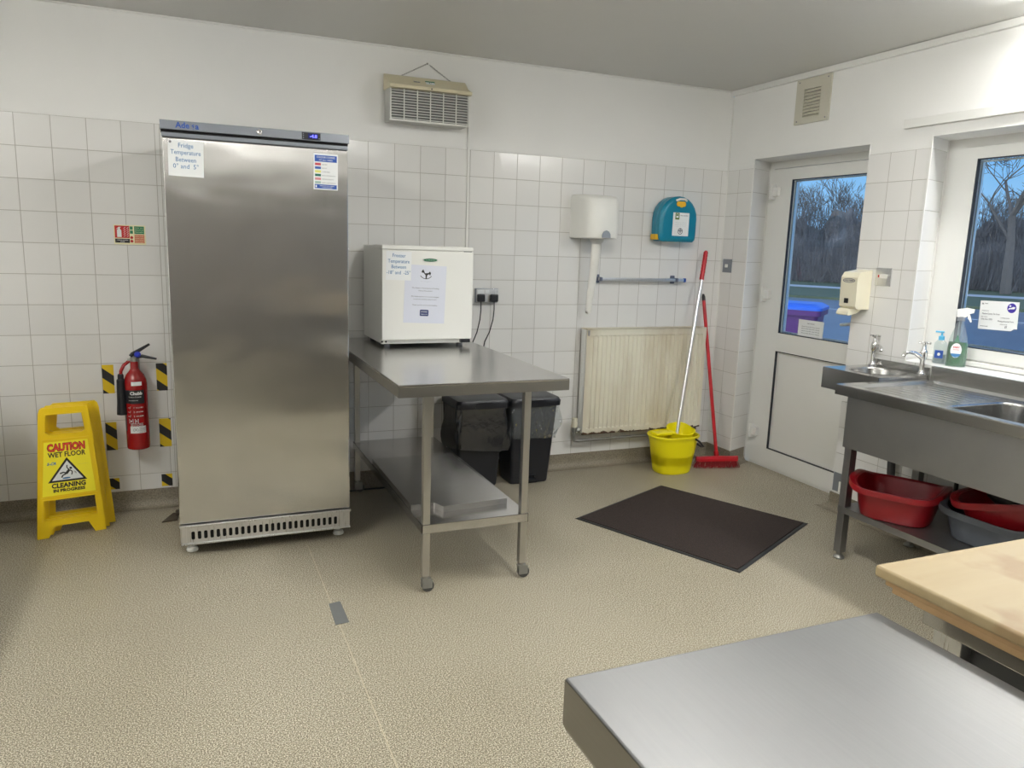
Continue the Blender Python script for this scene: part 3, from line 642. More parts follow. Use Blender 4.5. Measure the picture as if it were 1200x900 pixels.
t, o = sheet('food_colour_chart', -2.866, -2.759, 1.664, 1.820, YD + .0012, PAPER, 'white and blue colour code notice at the top right of the tall fridge door', 'notice', .01)
for za, zb in ((1.785, 1.813), (1.669, 1.687)):
    b = MB(o); b.box(-2.861, -2.764, YD - .0004, YD, za, zb); b.build('blue_band', BLUED, t, smooth=0)
b = MB(o); b.text('COLOUR CODING', .012, FY(-2.8125, YD - .0008, 1.804), fit=.08); b.text('AT ALL TIMES', .009, FY(-2.8125, YD - .0008, 1.792), fit=.06); b.text('PLEASE USE THE CORRECT', .006, FY(-2.806, YD - .0008, 1.681), fit=.065); b.text('COLOUR BOARD', .006, FY(-2.806, YD - .0008, 1.674), fit=.045)
b.box(-2.858, -2.852, YD - .0008, YD - .0003, 1.673, 1.683); b.build('white_lettering', PAPER, t, smooth=0)
for k, (c, s_) in enumerate(zip(((190, 60, 75), (40, 80, 160), (225, 222, 120), (20, 100, 85), (215, 145, 150), (160, 185, 178)), ('RAW MEAT', 'RAW FISH', 'COOKED MEATS', 'SALAD & FRUIT PRODUCTS', 'VEGETABLE PRODUCTS', 'BAKERY & DAIRY PRODUCTS'))):
    z = 1.774 - k * .0158
    b = MB(o); b.box(-2.860, -2.834, YD - .0005, YD, z - .0052, z + .0052); b.build('swatch', mat('swatch_%d' % k, rgb(*c), .5), t, smooth=0)
    b = MB(o); b.text(s_, .0058, FY(-2.829, YD - .0003, z - .001), align='LEFT', fit=(.022, .02, .034, .058, .05, .06)[k]); b.build('lettering', GREYP, t, smooth=0)

# ================================================================ PREP TABLE
TX0, TX1, TY0, TY1 = -2.668, -1.926, -1.522, -0.022
t = thing('prep_table', ((TX0 + TX1) / 2, (TY0 + TY1) / 2, 0), 'stainless steel wheeled prep table carrying the small white freezer', 'table')
o = t.location.copy()
b = MB(o); b.box(TX0, TX1, TY0, TY1, .890, .900, .0025, 2); b.build('table_top', ST_TBL, t)
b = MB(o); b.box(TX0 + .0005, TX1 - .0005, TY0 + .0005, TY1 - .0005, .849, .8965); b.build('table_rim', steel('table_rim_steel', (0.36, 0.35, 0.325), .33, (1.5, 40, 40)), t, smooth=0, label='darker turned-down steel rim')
LX = (-2.535, -2.095); LY = (-1.462, -.085); lw = .0155
for i, x in enumerate(LX):
    for j, y in enumerate(LY):
        b = MB(o); b.box(x - lw, x + lw, y - lw, y + lw, .073, .848, .003); lg = b.build('leg', ST_LEG, t)
        b = MB(o); b.lathe([(.013, .055), (.013, .075)], (x, y, 0), 16)
        b.box(x - .014, x + .030, y - .013, y - .009, .018, .058, .002); b.box(x - .014, x + .030, y + .009, y + .013, .018, .058, .002); b.box(x - .016, x + .022, y - .013, y + .013, .052, .062, .003)
        b.build('caster_fork', GALV, lg)
        b = MB(o); b.lathe([(.024, -.008), (.026, -.005), (.026, .005), (.024, .008)], (x + .014, y, .026), 20, 'y'); b.build('caster_wheel', mat('dark_caster_rubber', (.07, .07, .065), .5), lg)
b = MB(o); b.box(-2.5545, -2.0755, -1.4795, -.0675, .300, .3025)
for xa in (-2.5545, -2.078): b.box(xa, xa + .0025, -1.4795, -.0675, .264, .3022)
for ya in (-1.4795, -.070): b.box(-2.5545, -2.0755, ya, ya + .0025, .264, .3022)
b.build('undershelf', ST_TBL, t, smooth=0)
b = MB((-2.34, -1.0, .3027)); b.plate([[(-2.552, -.55), (-2.552, -1.302), (-2.452, -1.302), (-2.446, -1.306), (-2.426, -1.362), (-2.12, -1.340), (-2.12, -.55)]], .0268, ((0, 0, .3298), (1, 0, 0), (0, 1, 0)))
tag(b.build('folded_sheet', ST_SHEET, smooth=0), 'loose steel sheet with a notched corner lying on the prep table shelf', 'metal panel')

# ================================================================ SMALL FREEZER
FX0, FX1, FYD, FYB, FZ0, FZ1 = -2.490, -1.998, -0.50, -0.05, .935, 1.427
t = thing('tabletop_freezer', ((FX0 + FX1) / 2, -.27, .900), 'small white box freezer standing on the prep table', 'freezer')
o = t.location.copy()
b = MB(o); b.box(FX0 + .002, FX1 - .002, FYD + .045, FYB, .920, FZ1 - .003, .006, 3); b.build('body', WHITE_PL, t)
b = MB(o); b.box(FX0 + .006, FX1 - .006, FYD + .038, FYD + .047, .945, FZ1 - .024); b.build('door_seal', GREYP, t)
b = MB(o); b.box(FX0, FX1, FYD, FYD + .04, .943, FZ1 - .022, .005, 3); dr = b.build('door', WHITE_PL, t)
b = MB(o); b.box(FX0, FX1, FYD + .006, FYD + .20, FZ1 - .0205, FZ1 + .001, .005, 3); b.build('top_cover', WHITE_PL, t)
b = MB(o); b.box(FX1 - .06, FX1 - .006, FYD + .008, FYD + .04, .922, .941, .003); b.build('hinge', BLACK, t)
b = MB(o); b.box(FX1 - .055, FX1 - .01, FYD + .001, FYD + .003, FZ1 - .026, FZ1 - .020, .0005); b.build('top_hinge_cover', GREYP, t)
b = MB(o); b.box(FX0 + .004, FX1 - .004, FYD + .03, FYD + .046, .920, .942, .002); b.build('plinth', WHITE_PL, t)
for x in (FX0 + .008, FX0 + .028):
    b = MB(o); b.lathe([(.005, 0), (.005, -.002)], (x, FYD + .0295, .932), 10, 'y'); b.build('screw_plug', BLACK, t)
for x, y in ((FX0 + .045, FYD + .075), (FX1 - .045, FYD + .075), (FX0 + .045, FYB - .05), (FX1 - .045, FYB - .05)):
    b = MB(o); b.lathe([(.017, .9002), (.017, .912), (.012, .921)], (x, y, 0), 16); b.build('foot', GREYP, t)
b = MB(o)
e2 = [(-2.236 + .040 * math.cos(a), 1.357 + .010 * math.sin(a)) for a in [2 * PI * k / 28 for k in range(28)]]
b.plate([e2], .002, FY(0, FYD - .002, 0)); bd = b.build('badge', GREENP, dr, smooth=0)
b = MB(o); b.plate([[(-2.236 + .040 * math.cos(a), 1.357 + .010 * math.sin(a)) for a in [2 * PI * k / 28 for k in range(28)]], [(-2.236 + .036 * math.cos(a), 1.357 + .0075 * math.sin(a)) for a in [2 * PI * k / 28 for k in range(28)]]], .001, FY(0, FYD - .0028, 0)); b.text('ICEKING', .009, FY(-2.236, FYD - .0025, 1.357), fit=.05); b.build('badge_lettering', ALU, dr, smooth=0)
t, o = sheet('paper_note', -2.470, -2.338, 1.252, 1.397, FYD - .0014, PAPER, 'white note on the small freezer reading Freezer Temperature Between -18 and -25 degrees', 'note', .02)
b = MB(o)
for s_, z, w in (('Freezer', 1.376, .068), ('Temperature', 1.347, .112), ('Between', 1.319, .076), ('-18\u00b0 and  -25\u00b0', 1.290, .124)): b.text(s_, .026, FY(-2.404, FYD - .0029, z), fit=w)
b.build('lettering', BLUEP, t, smooth=0)
t, o = sheet('printed_notice', -2.374, -2.152, 1.030, 1.330, FYD - .0001, mat('notice_paper', (0.72, 0.745, 0.83), .3, var=.02), 'A4 notice with a rocking horse drawing on the small freezer door', 'notice', .035)
b = MB(o); yy = FYD - .0016
for s_, z, w in (('This freezer is the property of Rocking', 1.212, .146), ('Horse Preschool', 1.198, .072), ('We kindly ask for it to remain plugged', 1.168, .150), ('in and not used by other hirers', 1.154, .124), ('Thank you for your understanding', 1.124, .134)): b.text(s_, .0085, FY(-2.262, yy, z), fit=w)
b.text('............................', .006, FY(-2.262, yy, 1.248), fit=.06)
b.build('lettering', GREYP, t, smooth=0)
b = MB(o); cx, cz = -2.262, 1.283
arc = [(cx + .036 * math.sin(a), cz + .006 - .034 * math.cos(a) + .004) for a in [(-1.05 + 2.1 * k / 12) for k in range(13)]]; arc2 = [(cx + .033 * math.sin(a), cz + .010 - .031 * math.cos(a)) for a in [(1.0 - 2.0 * k / 12) for k in range(13)]]
b.plate([arc + arc2], .0005, FY(0, yy, 0))
b.plate([[(cx - .022, cz + .020), (cx - .016, cz + .026), (cx - .006, cz + .006), (cx + .012, cz + .008), (cx + .020, cz + .016), (cx + .026, cz + .008), (cx + .022, cz - .006), (cx + .017, cz + .002), (cx + .006, cz - .004), (cx + .004, cz - .022), (cx - .002, cz - .022), (cx - .003, cz - .004), (cx - .014, cz + .008), (cx - .026, cz + .010)]], .0005, FY(0, yy, 0)); b.build('rocking_horse_drawing', BLACKP, t, smooth=0)
b = MB(o); b.plate([rrect(-2.287, -2.240, 1.067, 1.100, .005)], .0005, FY(0, yy, 0)); b.build('blue_logo', mat('navy_print', rgb(50, 62, 110), .5), t, smooth=0)
b = MB(o); b.text('OFSTED', .009, FY(-2.264, yy - .0006, 1.089), fit=.036); b.text('registered', .006, FY(-2.264, yy - .0006, 1.077), fit=.034); b.build('logo_lettering', PAPER, t, smooth=0)

# ================================================================ EXTINGUISHER AND SIGNS ON THE BACK WALL
t = thing('fire_extinguisher', (-3.666, -.085, .350), 'red fire extinguisher with a black horn hanging on the tiled wall', 'fire extinguisher')
o = t.location.copy(); ex, ey, er = -3.666, -.085, .0545
b = MB(o); b.lathe([(.045, .352), (er - .002, .356), (er, .365), (er, .690), (er - .003, .712), (er - .013, .738), (er - .028, .757), (.020, .768), (.018, .800), (.016, .805)], (ex, ey, 0), 40); b.build('cylinder', RED_EXT, t)
b = MB(o); b.lathe([(.013, .803), (.018, .806), (.018, .826), (.010, .832)], (ex, ey, 0), 20); b.tube([(ex, ey, .814), (ex - .03, ey, .812)], .009, 12); b.build('valve', GALV, t)
b = MB(o)
b.tube([(ex - .012, ey, .832), (ex - .006, ey - .002, .842), (ex + .075, ey - .01, .893)], [.012, .011, .006], 8); b.build('upper_lever', BLACK, t)
b = MB(o); b.tube([(ex - .012, ey, .826), (ex + .04, ey - .008, .832), (ex + .105, ey - .02, .818)], [.010, .009, .005], 8); b.build('carry_handle', BLACK, t)
b = MB(o); b.lathe([(.014, .012), (.016, 0), (.010, -.012)], (ex + .018, ey - .018, .842), 16, 'y'); b.build('safety_tag', BLUEKNOB, t)
b = MB(o); b.tube([(ex - .022, ey, .808), (ex - .048, ey - .01, .788), (ex - .062, ey - .015, .758), (ex - .063, ey - .016, .74)], .008, 10); b.build('hose_elbow', RED_EXT, t)
b = MB(o); b.lathe([(.012, .745), (.014, .738), (.014, .722), (.020, .715), (.023, .60), (.027, .538), (.022, .536)], (ex - .064, ey - .018, 0), 24); b.build('discharge_horn', BLACK, t)
def bandmesh(z0, z1, a0, a1, r=er + .0006, n=16):
    b = MB(o); rows = []
    for k in range(n + 1):
        a = a0 + (a1 - a0) * k / n; rows.append([(ex + r * math.sin(a), ey - r * math.cos(a), z0), (ex + r * math.sin(a), ey - r * math.cos(a), z1)])
    b.loft(rows, closed=False); return b
bend = lambda a0, zc, rr=er + .0012: (lambda x, y, z: Vector((ex + (rr + z) * math.sin(a0 + x / rr), ey - (rr + z) * math.cos(a0 + x / rr), zc + y)))
TH = -.15   # the label turns slightly to the left
lb = bandmesh(.595, .665, TH - .85, TH + .95).build('black_label', BLACK, t)
b = MB(o); b.text('Chubb', .022, FY(0, 0, 0), bend=bend(TH + .22, .648), bold=.0009, fit=.058); b.text('Carbon Dioxide', .008, FY(0, 0, 0), bend=bend(TH + .1, .630), fit=.06); b.text('FIRE EXTINGUISHER', .006, FY(0, 0, 0), bend=bend(TH - .05, .612), fit=.045)
b.plate([rect(0, .013, 0, .013), rect(.003, .013, .004, .009)], .0004, ((ex - .044, ey - er * .80 - .0008, .641), (.75, -.66, 0), (0, 0, 1))) if False else None
b.build('label_lettering', PAPER, lb, smooth=0)
lb2 = bandmesh(.442, .478, TH - .45, TH + .95).build('white_label', PAPER, t)
b = MB(o)
for k in range(4): b.text('service record', .006, FY(0, 0, 0), bend=bend(TH + .6, .470 - k * .007), fit=.03)
b.text('(X)', .02, FY(0, 0, 0), bend=bend(TH + .05, .46)); b.build('label_print', GREYP, lb2, smooth=0)
lb3 = bandmesh(.688, .708, TH - .15, TH + .75).build('instruction_sticker', PAPER, t)
b = MB(o)
for k, s_ in enumerate(('PULL PIN', 'AIM AT FIRE', 'SQUEEZE')):
    z = .575 - k * .022; b.text(s_, .008, FY(0, 0, 0), bend=bend(TH + .45, z), fit=.035); b.text('%d' % (k + 1), .012, FY(0, 0, 0), bend=bend(TH - .02, z)); b.text('~/', .018, FY(0, 0, 0), bend=bend(TH - .45, z))
b.text('[w] [e]', .024, FY(0, 0, 0), bend=bend(TH - .1, .507), fit=.045)
for k in range(3): b.text('WARNING DO NOT USE IN A CONFINED SPACE', .005, FY(0, 0, 0), bend=bend(TH + .15, .492 - k * .006), fit=.06)
b.build('white_print', PAPER, t, smooth=0)
side = bandmesh(.45, .62, TH - 1.2, TH - .87).build('side_stripe', BLACK, t)
b = MB(o); b.tube([(ex, ey + .045, .78), (ex, -.004, .78)], .006, 8); b.box(ex - .02, ex + .02, -.006, 0, .74, .82, .002); b.build('wall_bracket', GALV, t)
# hazard tape squares
HZ = [(-3.821, -3.768, .629, .778, 'upper left'), (-3.570, -3.518, .633, .779, 'upper right'), (-3.821, -3.770, .327, .476, 'middle left'), (-3.569, -3.512, .328, .482, 'middle right'), (-3.822, -3.772, .114, .174, 'lower left'), (-3.570, -3.517, .109, .176, 'lower right')]
for (x0, x1, z0, z1, w), s0 in zip(HZ, (.011, -.06, .026, .003, 0.0, 0.0)):
    b = MB(((x0 + x1) / 2, 0, (z0 + z1) / 2)); b.plate([[(x0, z0), (x1, z0), (x1, z1), (x0, z1)]], .0008, FY(0, -.0009, 0))
    tag(b.build('hazard_tape', hazard_mat('hazard_stripes_' + w.replace(' ', '_'), s0), smooth=0), 'striped black and yellow tape on the tiles, %s of six round the extinguisher' % w, 'hazard tape', 'hazard tape pieces round the extinguisher')
# extinguisher identification sign
x0, x1, z0, z1 = -3.729, -3.586, 1.388, 1.484
t = thing('safety_sign', ((x0 + x1) / 2, 0, z0), 'small cream, red and green extinguisher sign on the tiles above the fire extinguisher', 'sign'); o = t.location.copy()
b = MB(o); b.box(x0, x1, -.002, 0, z0, z1); b.build('plate', CREAMP, t, smooth=0)
b = MB(o); b.box(x0 + .004, x0 + .070, -.0026, -.0018, z0 + .032, z1 - .004)
for k in (0, 1): b.plate([oval(x0 + .079, z0 + .017 + k * .018, .007, .007, 16)], .0006, FY(0, -.0026, 0))
b.build('red_field', REDP, t, smooth=0)
b = MB(o); b.box(x0 + .004, x0 + .070, -.0026, -.0018, z0 + .008, z0 + .028); b.build('black_field', BLACKP, t, smooth=0)
b = MB(o); b.text('CARBON DIOXIDE', .007, FY(x0 + .037, -.0028, z0 + .021), fit=.05); b.text('CO2', .009, FY(x0 + .037, -.0028, z0 + .013))
px = x0 + .024; b.plate([[(px - .010, z0 + .036), (px + .010, z0 + .036), (px + .010, z0 + .070), (px + .004, z0 + .077), (px + .004, z0 + .083), (px - .004, z0 + .083), (px - .004, z0 + .077), (px - .010, z0 + .070)]], .0005, FY(0, -.0029, 0))
b.plate([[(px - .012, z0 + .076), (px - .002, z0 + .086), (px + .008, z0 + .086), (px + .008, z0 + .083), (px - .001, z0 + .083), (px - .010, z0 + .074)]], .0005, FY(0, -.0029, 0))
for k in range(5):
    for j in (0, 1):
        ax, az = x0 + .042 + j * .014, z0 + .038 + k * .010; b.plate([[(ax, az), (ax + .008, az + .003), (ax + .011, az + .009), (ax + .006, az + .005)]], .0005, FY(0, -.0029, 0))
b.build('white_pictogram', PAPER, t, smooth=0)
b = MB(o)
for k in (0, 1): b.box(x0 + .072, x0 + .086, -.0026, -.0018, z0 + .054 + k * .020, z0 + .070 + k * .020)
b.box(x0 + .092, x1 - .006, -.0026, -.0018, z0 + .053, z1 - .005); b.build('green_field', GREENP, t, smooth=0)
b = MB(o); b.box(x0 + .092, x1 - .006, -.0026, -.0018, z0 + .008, z0 + .050); b.build('salmon_field', ORANGEP, t, smooth=0)
b = MB(o)
for k in range(8): b.text(('Use on', 'Electrical', 'Flammable', 'liquids', 'Do not', 'use on', 'paper wood', 'metals')[k], .0068, FY(x0 + .114, -.0028, z0 + .083 - k * .0102), fit=.036)
b.build('small_lettering', CREAMP, t, smooth=0)

# ================================================================ WET FLOOR SIGNS
def leafpoly(h=.63):
    out = [(-.146, 0), (-.098, 0), (-.072, .055), (.072, .055), (.098, 0), (.146, 0)]
    out += [(.104, h - .03), (.098, h - .008), (.088, h)] + [(-.088, h), (-.098, h - .008), (-.104, h - .03)]
    up = [(-.066, .505), (.066, .505), (.082, .516), (.072, .598), (-.072, .598), (-.082, .516)]
    lo = [(-.112, .088), (.112, .088), (.106, .185), (-.106, .185)]
    return out, up, lo
def make_sign(loc, rz, label, front, gap=-.002):
    t = thing('wet_floor_sign', loc, label, 'safety sign', 'stacked wet floor signs', rz)
    lf = []
    for k in (0, 1):
        y = 0 if k == 0 else gap + .02
        b = MB(); out, up, lo = leafpoly(); b.plate([out, up, lo], .007, ((0, y, 0), (1, 0, 0), (0, 0, 1)))
        # raised rims round the openings and the panel
        for poly in (up, lo, [(-.118, .200), (.118, .200), (.094, .475), (-.094, .475)]):
            cx = sum(p[0] for p in poly) / len(poly); cz = sum(p[1] for p in poly) / len(poly)
            big = [(cx + (p[0] - cx) * 1.07, cz + (p[1] - cz) * 1.09) for p in poly]
            if poly is not lo and poly is not up: big = [(p[0] * 1.05, cz + (p[1] - cz) * 1.04) for p in poly]
            b.plate([big, poly], .003, ((0, y - .003, 0), (1, 0, 0), (0, 0, 1)))
        lf.append(b.build('leaf', YEL_SIGN, t, smooth=0))
    b = MB(); b.tube([(-.09, .016, .622), (.09, .016, .622)], .010, 10); b.build('hinge', YEL_SIGN, t)
    if front:
        f = lf[0]; yy = -.0015
        b = MB(); b.plate([[(-.112, .206), (.112, .206), (.090, .468), (-.090, .468)]], .0006, ((0, yy, 0), (1, 0, 0), (0, 0, 1))); b.build('sticker', YEL_STK, f, smooth=0)
        Fd = lambda x, z, d=.0006: ((x, yy - d, z), (1, 0, 0), (0, 0, 1))
        b = MB(); b.text('CAUTION', .048, Fd(0, .438), fit=.158, bold=.0035); b.build('caution_outline', mat('dark_red_print', rgb(120, 25, 20), .5), f, smooth=0)
        b = MB(); b.text('CAUTION', .048, Fd(0, .438, .0013), fit=.152, bold=.0012); b.build('caution_lettering', mat('bright_red_print', rgb(225, 70, 50), .5), f, smooth=0)
        b = MB(); b.text('WET FLOOR', .033, Fd(0, .403), fit=.156, bold=.0008); b.text('CLEANING', .031, Fd(0, .252), fit=.142, bold=.0012); b.text('IN PROGRESS', .020, Fd(0, .228), fit=.132, bold=.0008)
        b.plate([[(-.085, .270), (.078, .270), (-.002, .388)], [(-.068, .279), (.062, .279), (-.002, .372)]], .0004, Fd(0, 0))
        b.build('black_lettering', BLACKP, f, smooth=0)
        b = MB(); b.plate([[(-.068, .279), (.062, .279), (-.002, .372)]], .0003, Fd(0, 0, .0003)); b.build('warning_triangle', PAPER, f, smooth=0)
        b = MB(); D = ((0, yy - .0012, 0), (1, 0, 0), (0, 0, 1))
        b.plate([oval(.012, .334, .0058, .0058, 14)], .0004, D)
        def limb(pts, w):
            for (ax, az), (bx, bz) in zip(pts, pts[1:]):
                dx, dz = bx - ax, bz - az; L = math.hypot(dx, dz); nx, nz = -dz / L * w, dx / L * w
                b.plate([[(ax - nx, az - nz), (bx - nx, bz - nz), (bx + nx, bz + nz), (ax + nx, az + nz)]], .0004, D)
        limb([(.006, .327), (-.008, .308)], .0055); limb([(.004, .328), (-.004, .338), (-.003, .350)], .0022); limb([(.008, .325), (.018, .315), (.014, .300)], .0022)
        limb([(-.008, .311), (-.020, .316), (-.034, .311)], .003); limb([(-.008, .308), (-.022, .302), (-.028, .291)], .003)
        limb([(.026, .318), (.030, .306)], .0008); limb([(.031, .316), (.034, .304)], .0008); b.build('slipping_figure', BLACKP, f, smooth=0)
        b = MB(); b.plate([oval(-.008, .287, .017, .004, 18)], .0003, D); b.text('S-CR', .018, Fd(-.066, .362), fit=.038, bold=.0006, shear=.3); b.build('blue_print', BLUEP, f, smooth=0)
        b = MB(); b.text('....................', .006, Fd(.064, .350), fit=.045); b.build('fine_print', GREYP, f, smooth=0)
    return t
make_sign((-3.962, -.315, .0008), .20, 'front yellow wet floor sign with its printed CAUTION panel showing', True)
make_sign((-3.950, -.270, .0008), .20, 'middle yellow wet floor sign of the stack of three by the wall', False)
make_sign((-3.928, -.216, .0008), .20, 'rearmost yellow wet floor sign of the stack, nearest the wall', False)

# ================================================================ HEATER / INSECT UNIT ON THE BACK WALL
hx0, hx1, hd_ = -2.360, -1.908, -.13
t = thing('wall_fan_heater', ((hx0 + hx1) / 2, 0, 2.09), 'beige and white louvred heater hanging by a chain high on the back wall', 'heater'); o = t.location.copy()
b = MB(o); b.box(hx0, hx1, hd_ + .012, -.001, 2.092, 2.262, .004); b.build('body', mat('dim_white_enamel', (.5, .5, .47), .5), t)
b = MB(o); b.box(hx0 + .012, hx1 - .012, hd_ + .004, hd_ + .014, 2.10, 2.255); b.build('grille_backing', mat('heater_inside', (.12, .12, .115), .7), t, smooth=0)
b = MB(o)
for k in range(11):
    z = 2.102 + k * .0143; b.loft([[(x, hd_ + .012, z), (x, hd_ - .001, z + .002), (x, hd_ - .001, z + .0045), (x, hd_ + .012, z + .0025)] for x in (hx0 + .004, hx1 - .004)])
for k in range(7):
    x = hx0 + .004 + k * (hx1 - hx0 - .008) / 6; b.box(x - .0022, x + .0022, hd_ - .004, hd_ + .004, 2.096, 2.258)
b.box(hx0, hx1, hd_ - .003, hd_ + .012, 2.090, 2.099, .001); b.build('louvre_grille', WHITE_PL, t, smooth=0)
b = MB(o)
prof = [(-.001, 2.346), (-.03, 2.343), (-.055, 2.325), (-.085, 2.300), (-.125, 2.281), (hd_ - .022, 2.274), (hd_ - .024, 2.258), (hd_ + .0, 2.256), (-.001, 2.262)]
b.loft([[(x, y, z) for y, z in prof] for x in (hx0 - .005, hx1 + .006)]); b.build('hood', BEIGE, t, smooth=30)
b = MB(o); b.lathe([(.004, 0), (.004, -.002)], (-2.135, hd_ - .023, 2.266), 10, 'y'); b.build('hood_screw', BLACK, t)
b = MB(o); b.plate([rect(0, .05, 0, .028)], .0008, ((-2.145, -.083, 2.303), (1, 0, 0), (0, .72, .69))); b.build('sticker', PAPER, t, smooth=0)
b = MB(o); b.plate([rect(0, .055, .018, .026)], .0008, ((-2.148, -.084, 2.304), (1, 0, 0), (0, .72, .69))); b.text('E.1', .014, ((-2.12, -.078, 2.310), (1, 0, 0), (0, .72, .69))); b.build('sticker_print', GREENP, t, smooth=0)
b = MB(o); b.text('Sunhouse', .016, ((-2.198, -.078, 2.310), (1, 0, 0), (0, .72, .69)), bold=.0006, fit=.036); b.build('maker_lettering', GREYP, t, smooth=0)
b = MB(o)
for xa in (-2.268, -1.99):
    A, B_ = Vector((xa, -.02, 2.345)), Vector((-2.116, -.006, 2.427)); n = int((B_ - A).length / .009); d = (B_ - A).normalized()
    for k in range(n):
        p = A + d * (k * .009); s_ = d.orthogonal().normalized() if k % 2 else d.cross(d.orthogonal()).normalized()
        pts = [p + d * (.0065 * math.cos(a)) + s_ * (.0032 * math.sin(a)) for a in [2 * PI * q / 8 for q in range(9)]]; b.tube(pts, .0011, 4, caps=False)
b.lathe([(.005, 0), (.005, -.006), (.002, -.008)], (-2.116, .004, 2.428), 10, 'y'); b.build('hanging_chain', GALV, t)
b = MB((-1.866, 0, 1.4)); b.box(-1.871, -1.859, -.012, -.0005, 1.40, 1.985, .001); b.box(-1.871, -1.859, -.012, .0045, 1.985, 2.262, .001)
tag(b.build('cable_trunking', WHITE_PL), 'narrow white cable trunking running down the wall from the heater', 'trunking')
# double socket with two plugs
t = thing('wall_socket', (-1.731, 0, 1.10), 'grey metal double socket with two black plugs, right of the small freezer', 'socket'); o = t.location.copy()
b = MB(o); b.box(-1.805, -1.660, -.030, -.0005, 1.100, 1.184, .004); b.build('back_box', GREYMET, t)
b = MB(o); b.box(-1.803, -1.662, -.034, -.030, 1.103, 1.181, .001); b.build('face_plate', ALU, t)
b = MB(o); b.box(-1.796, -1.755, -.036, -.034, 1.155, 1.176, .001); b.box(-1.748, -1.722, -.036, -.034, 1.155, 1.176, .001); b.build('switches', PAPER, t)
for i, (x, lb_) in enumerate(((-1.780, 'left black plug and flex in the double socket'), (-1.695, 'right black plug and flex in the double socket'))):
    t = thing('power_plug', (x, -.036, 1.13), lb_, 'plug', 'plugs in the double socket'); o = t.location.copy()
    b = MB(o); b.box(x - .024, x + .024, -.062, -.0345, 1.106, 1.152, .007, 3); b.build('plug_body', BLACK, t)
    xe = (-1.812, -1.735)[i]
    b = MB(o); b.tube([(x, -.05, 1.107), (x, -.052, 1.06), (x - .004, -.05, 1.0), ((x + xe) / 2, -.035, .92), (xe, -.012, .86), (xe - .01, -.008, .80), (xe - .02, -.008, .3)], .0035, 8); b.build('flex', BLACK, t)
b = MB((-2.6, -.09, .0)); b.tube([(-3.0, -.075, .006), (-2.7, -.08, .006), (-2.5, -.065, .006), (-2.3, -.07, .006), (-2.0, -.075, .006)], .005, 8)
tag(b.build('floor_cable', BLACK), 'black cable lying on the floor along the wall behind the prep table', 'cable')

# ================================================================ PAPER TOWEL DISPENSER, FIRST AID KIT, RAIL
t = thing('towel_dispenser', (-1.055, 0, 1.50), 'white paper towel dispenser with a twisted strip of paper hanging from it', 'dispenser'); o = t.location.copy()
def dpoly(s, yf, z):
    x0, x1 = -1.180 + (1 - s) * .02, -.925 - (1 - s) * .02
    return [(x0, -.0005, z), (x0, yf * .45, z), (x0 + .008, yf * .72, z), (x0 + .03, yf * .92, z), (x0 + .07, yf, z), (x0 + .12, yf * 1.01, z), (x1 - .07, yf, z), (x1 - .03, yf * .93, z), (x1 - .006, yf * .74, z), (x1, yf * .5, z), (x1, -.0005, z)]
b = MB(o); b.loft([dpoly(.6, -.19, 1.502), dpoly(1, -.215, 1.507), dpoly(1, -.228, 1.56), dpoly(1, -.225, 1.66), dpoly(1, -.21, 1.735), dpoly(.9, -.18, 1.757), dpoly(.4, -.13, 1.766)]); b.build('cover', WHITE_PL, t, smooth=50)
b = MB(o); b.plate([[(-.03, 0), (.03, 0), (.028, .022), (.018, .038), (0, .045), (-.018, .038), (-.028, .022)]], .003, ((-1.048, -.2325, 1.508), (1, 0, 0), (0, 0, 1))); b.build('refill_window', GREYMET, t, smooth=0)
b = MB(o); b.lathe([(.045, 1.503), (.042, 1.488), (.030, 1.472), (.022, 1.470)], (-1.045, -.11, 0), 24); b.build('nozzle', mat('frosted_nozzle', (.6, .6, .58), .3), t)
b = MB(o); rings = []
for k in range(15):
    z = 1.475 - k * .031; w = .030 if k > 0 else .02; w = .032 - .012 * min(1, abs(k - 2) / 12); a = k * .18
    x = -1.045 - .0025 * k * .3; rings.append([(x + w * math.cos(q + a) * (1 + .12 * math.sin(3 * q + k)), -.11 + .010 * k * .3 + .45 * w * math.sin(q + a), z + (.008 * math.sin(2 * q) if k == 14 else 0)) for q in [2 * PI * j / 14 for j in range(14)]])
b.loft(rings); b.build('hanging_paper', mat('tissue_paper', (.80, .79, .74), .9), t, smooth=60)
# kit
t = thing('first_aid_kit', (-.455, 0, 1.50), 'teal first aid kit with yellow clips mounted on the tiled wall', 'first aid kit'); o = t.location.copy()
def kitpoly(g):
    x0, x1, z0, z1 = -.585 + g, -.300 - g, 1.503 + g, 1.792 - g; c = (x0 + x1) / 2; r = (x1 - x0) / 2
    pts = [(x0 + .02, z0), (x1 - .02, z0), (x1 - .004, z0 + .016), (x1, z0 + .05)]
    zc = z1 - r * .98
    for k in range(13):
        a = PI * k / 12; pts.append((c + r * math.cos(a) ** 1 if True else 0, zc + r * .98 * math.sin(a)))
    pts += [(x0, z0 + .05), (x0 + .004, z0 + .016)]
    return pts
def yr(poly, y): return [(x, y, z) for x, z in poly]
b = MB(o); b.loft([yr(kitpoly(.004), -.004), yr(kitpoly(0), -.012), yr(kitpoly(0), -.058), yr(kitpoly(.003), -.060), yr(kitpoly(.003), -.064), yr(kitpoly(0), -.066), yr(kitpoly(0), -.096), yr(kitpoly(.012), -.110), yr(kitpoly(.026), -.114)]); b.build('case', TEAL, t, smooth=40)
b = MB(o); b.plate([rrect(-.475, -.408, 1.726, 1.758, .014)], .010, FY(0, -.122, 0)); b.plate([oval(-.441, 1.730, .014, .010, 14)], .004, FY(0, -.124, 0)); b.build('top_clip', YEL_CLIP, t, smooth=0)
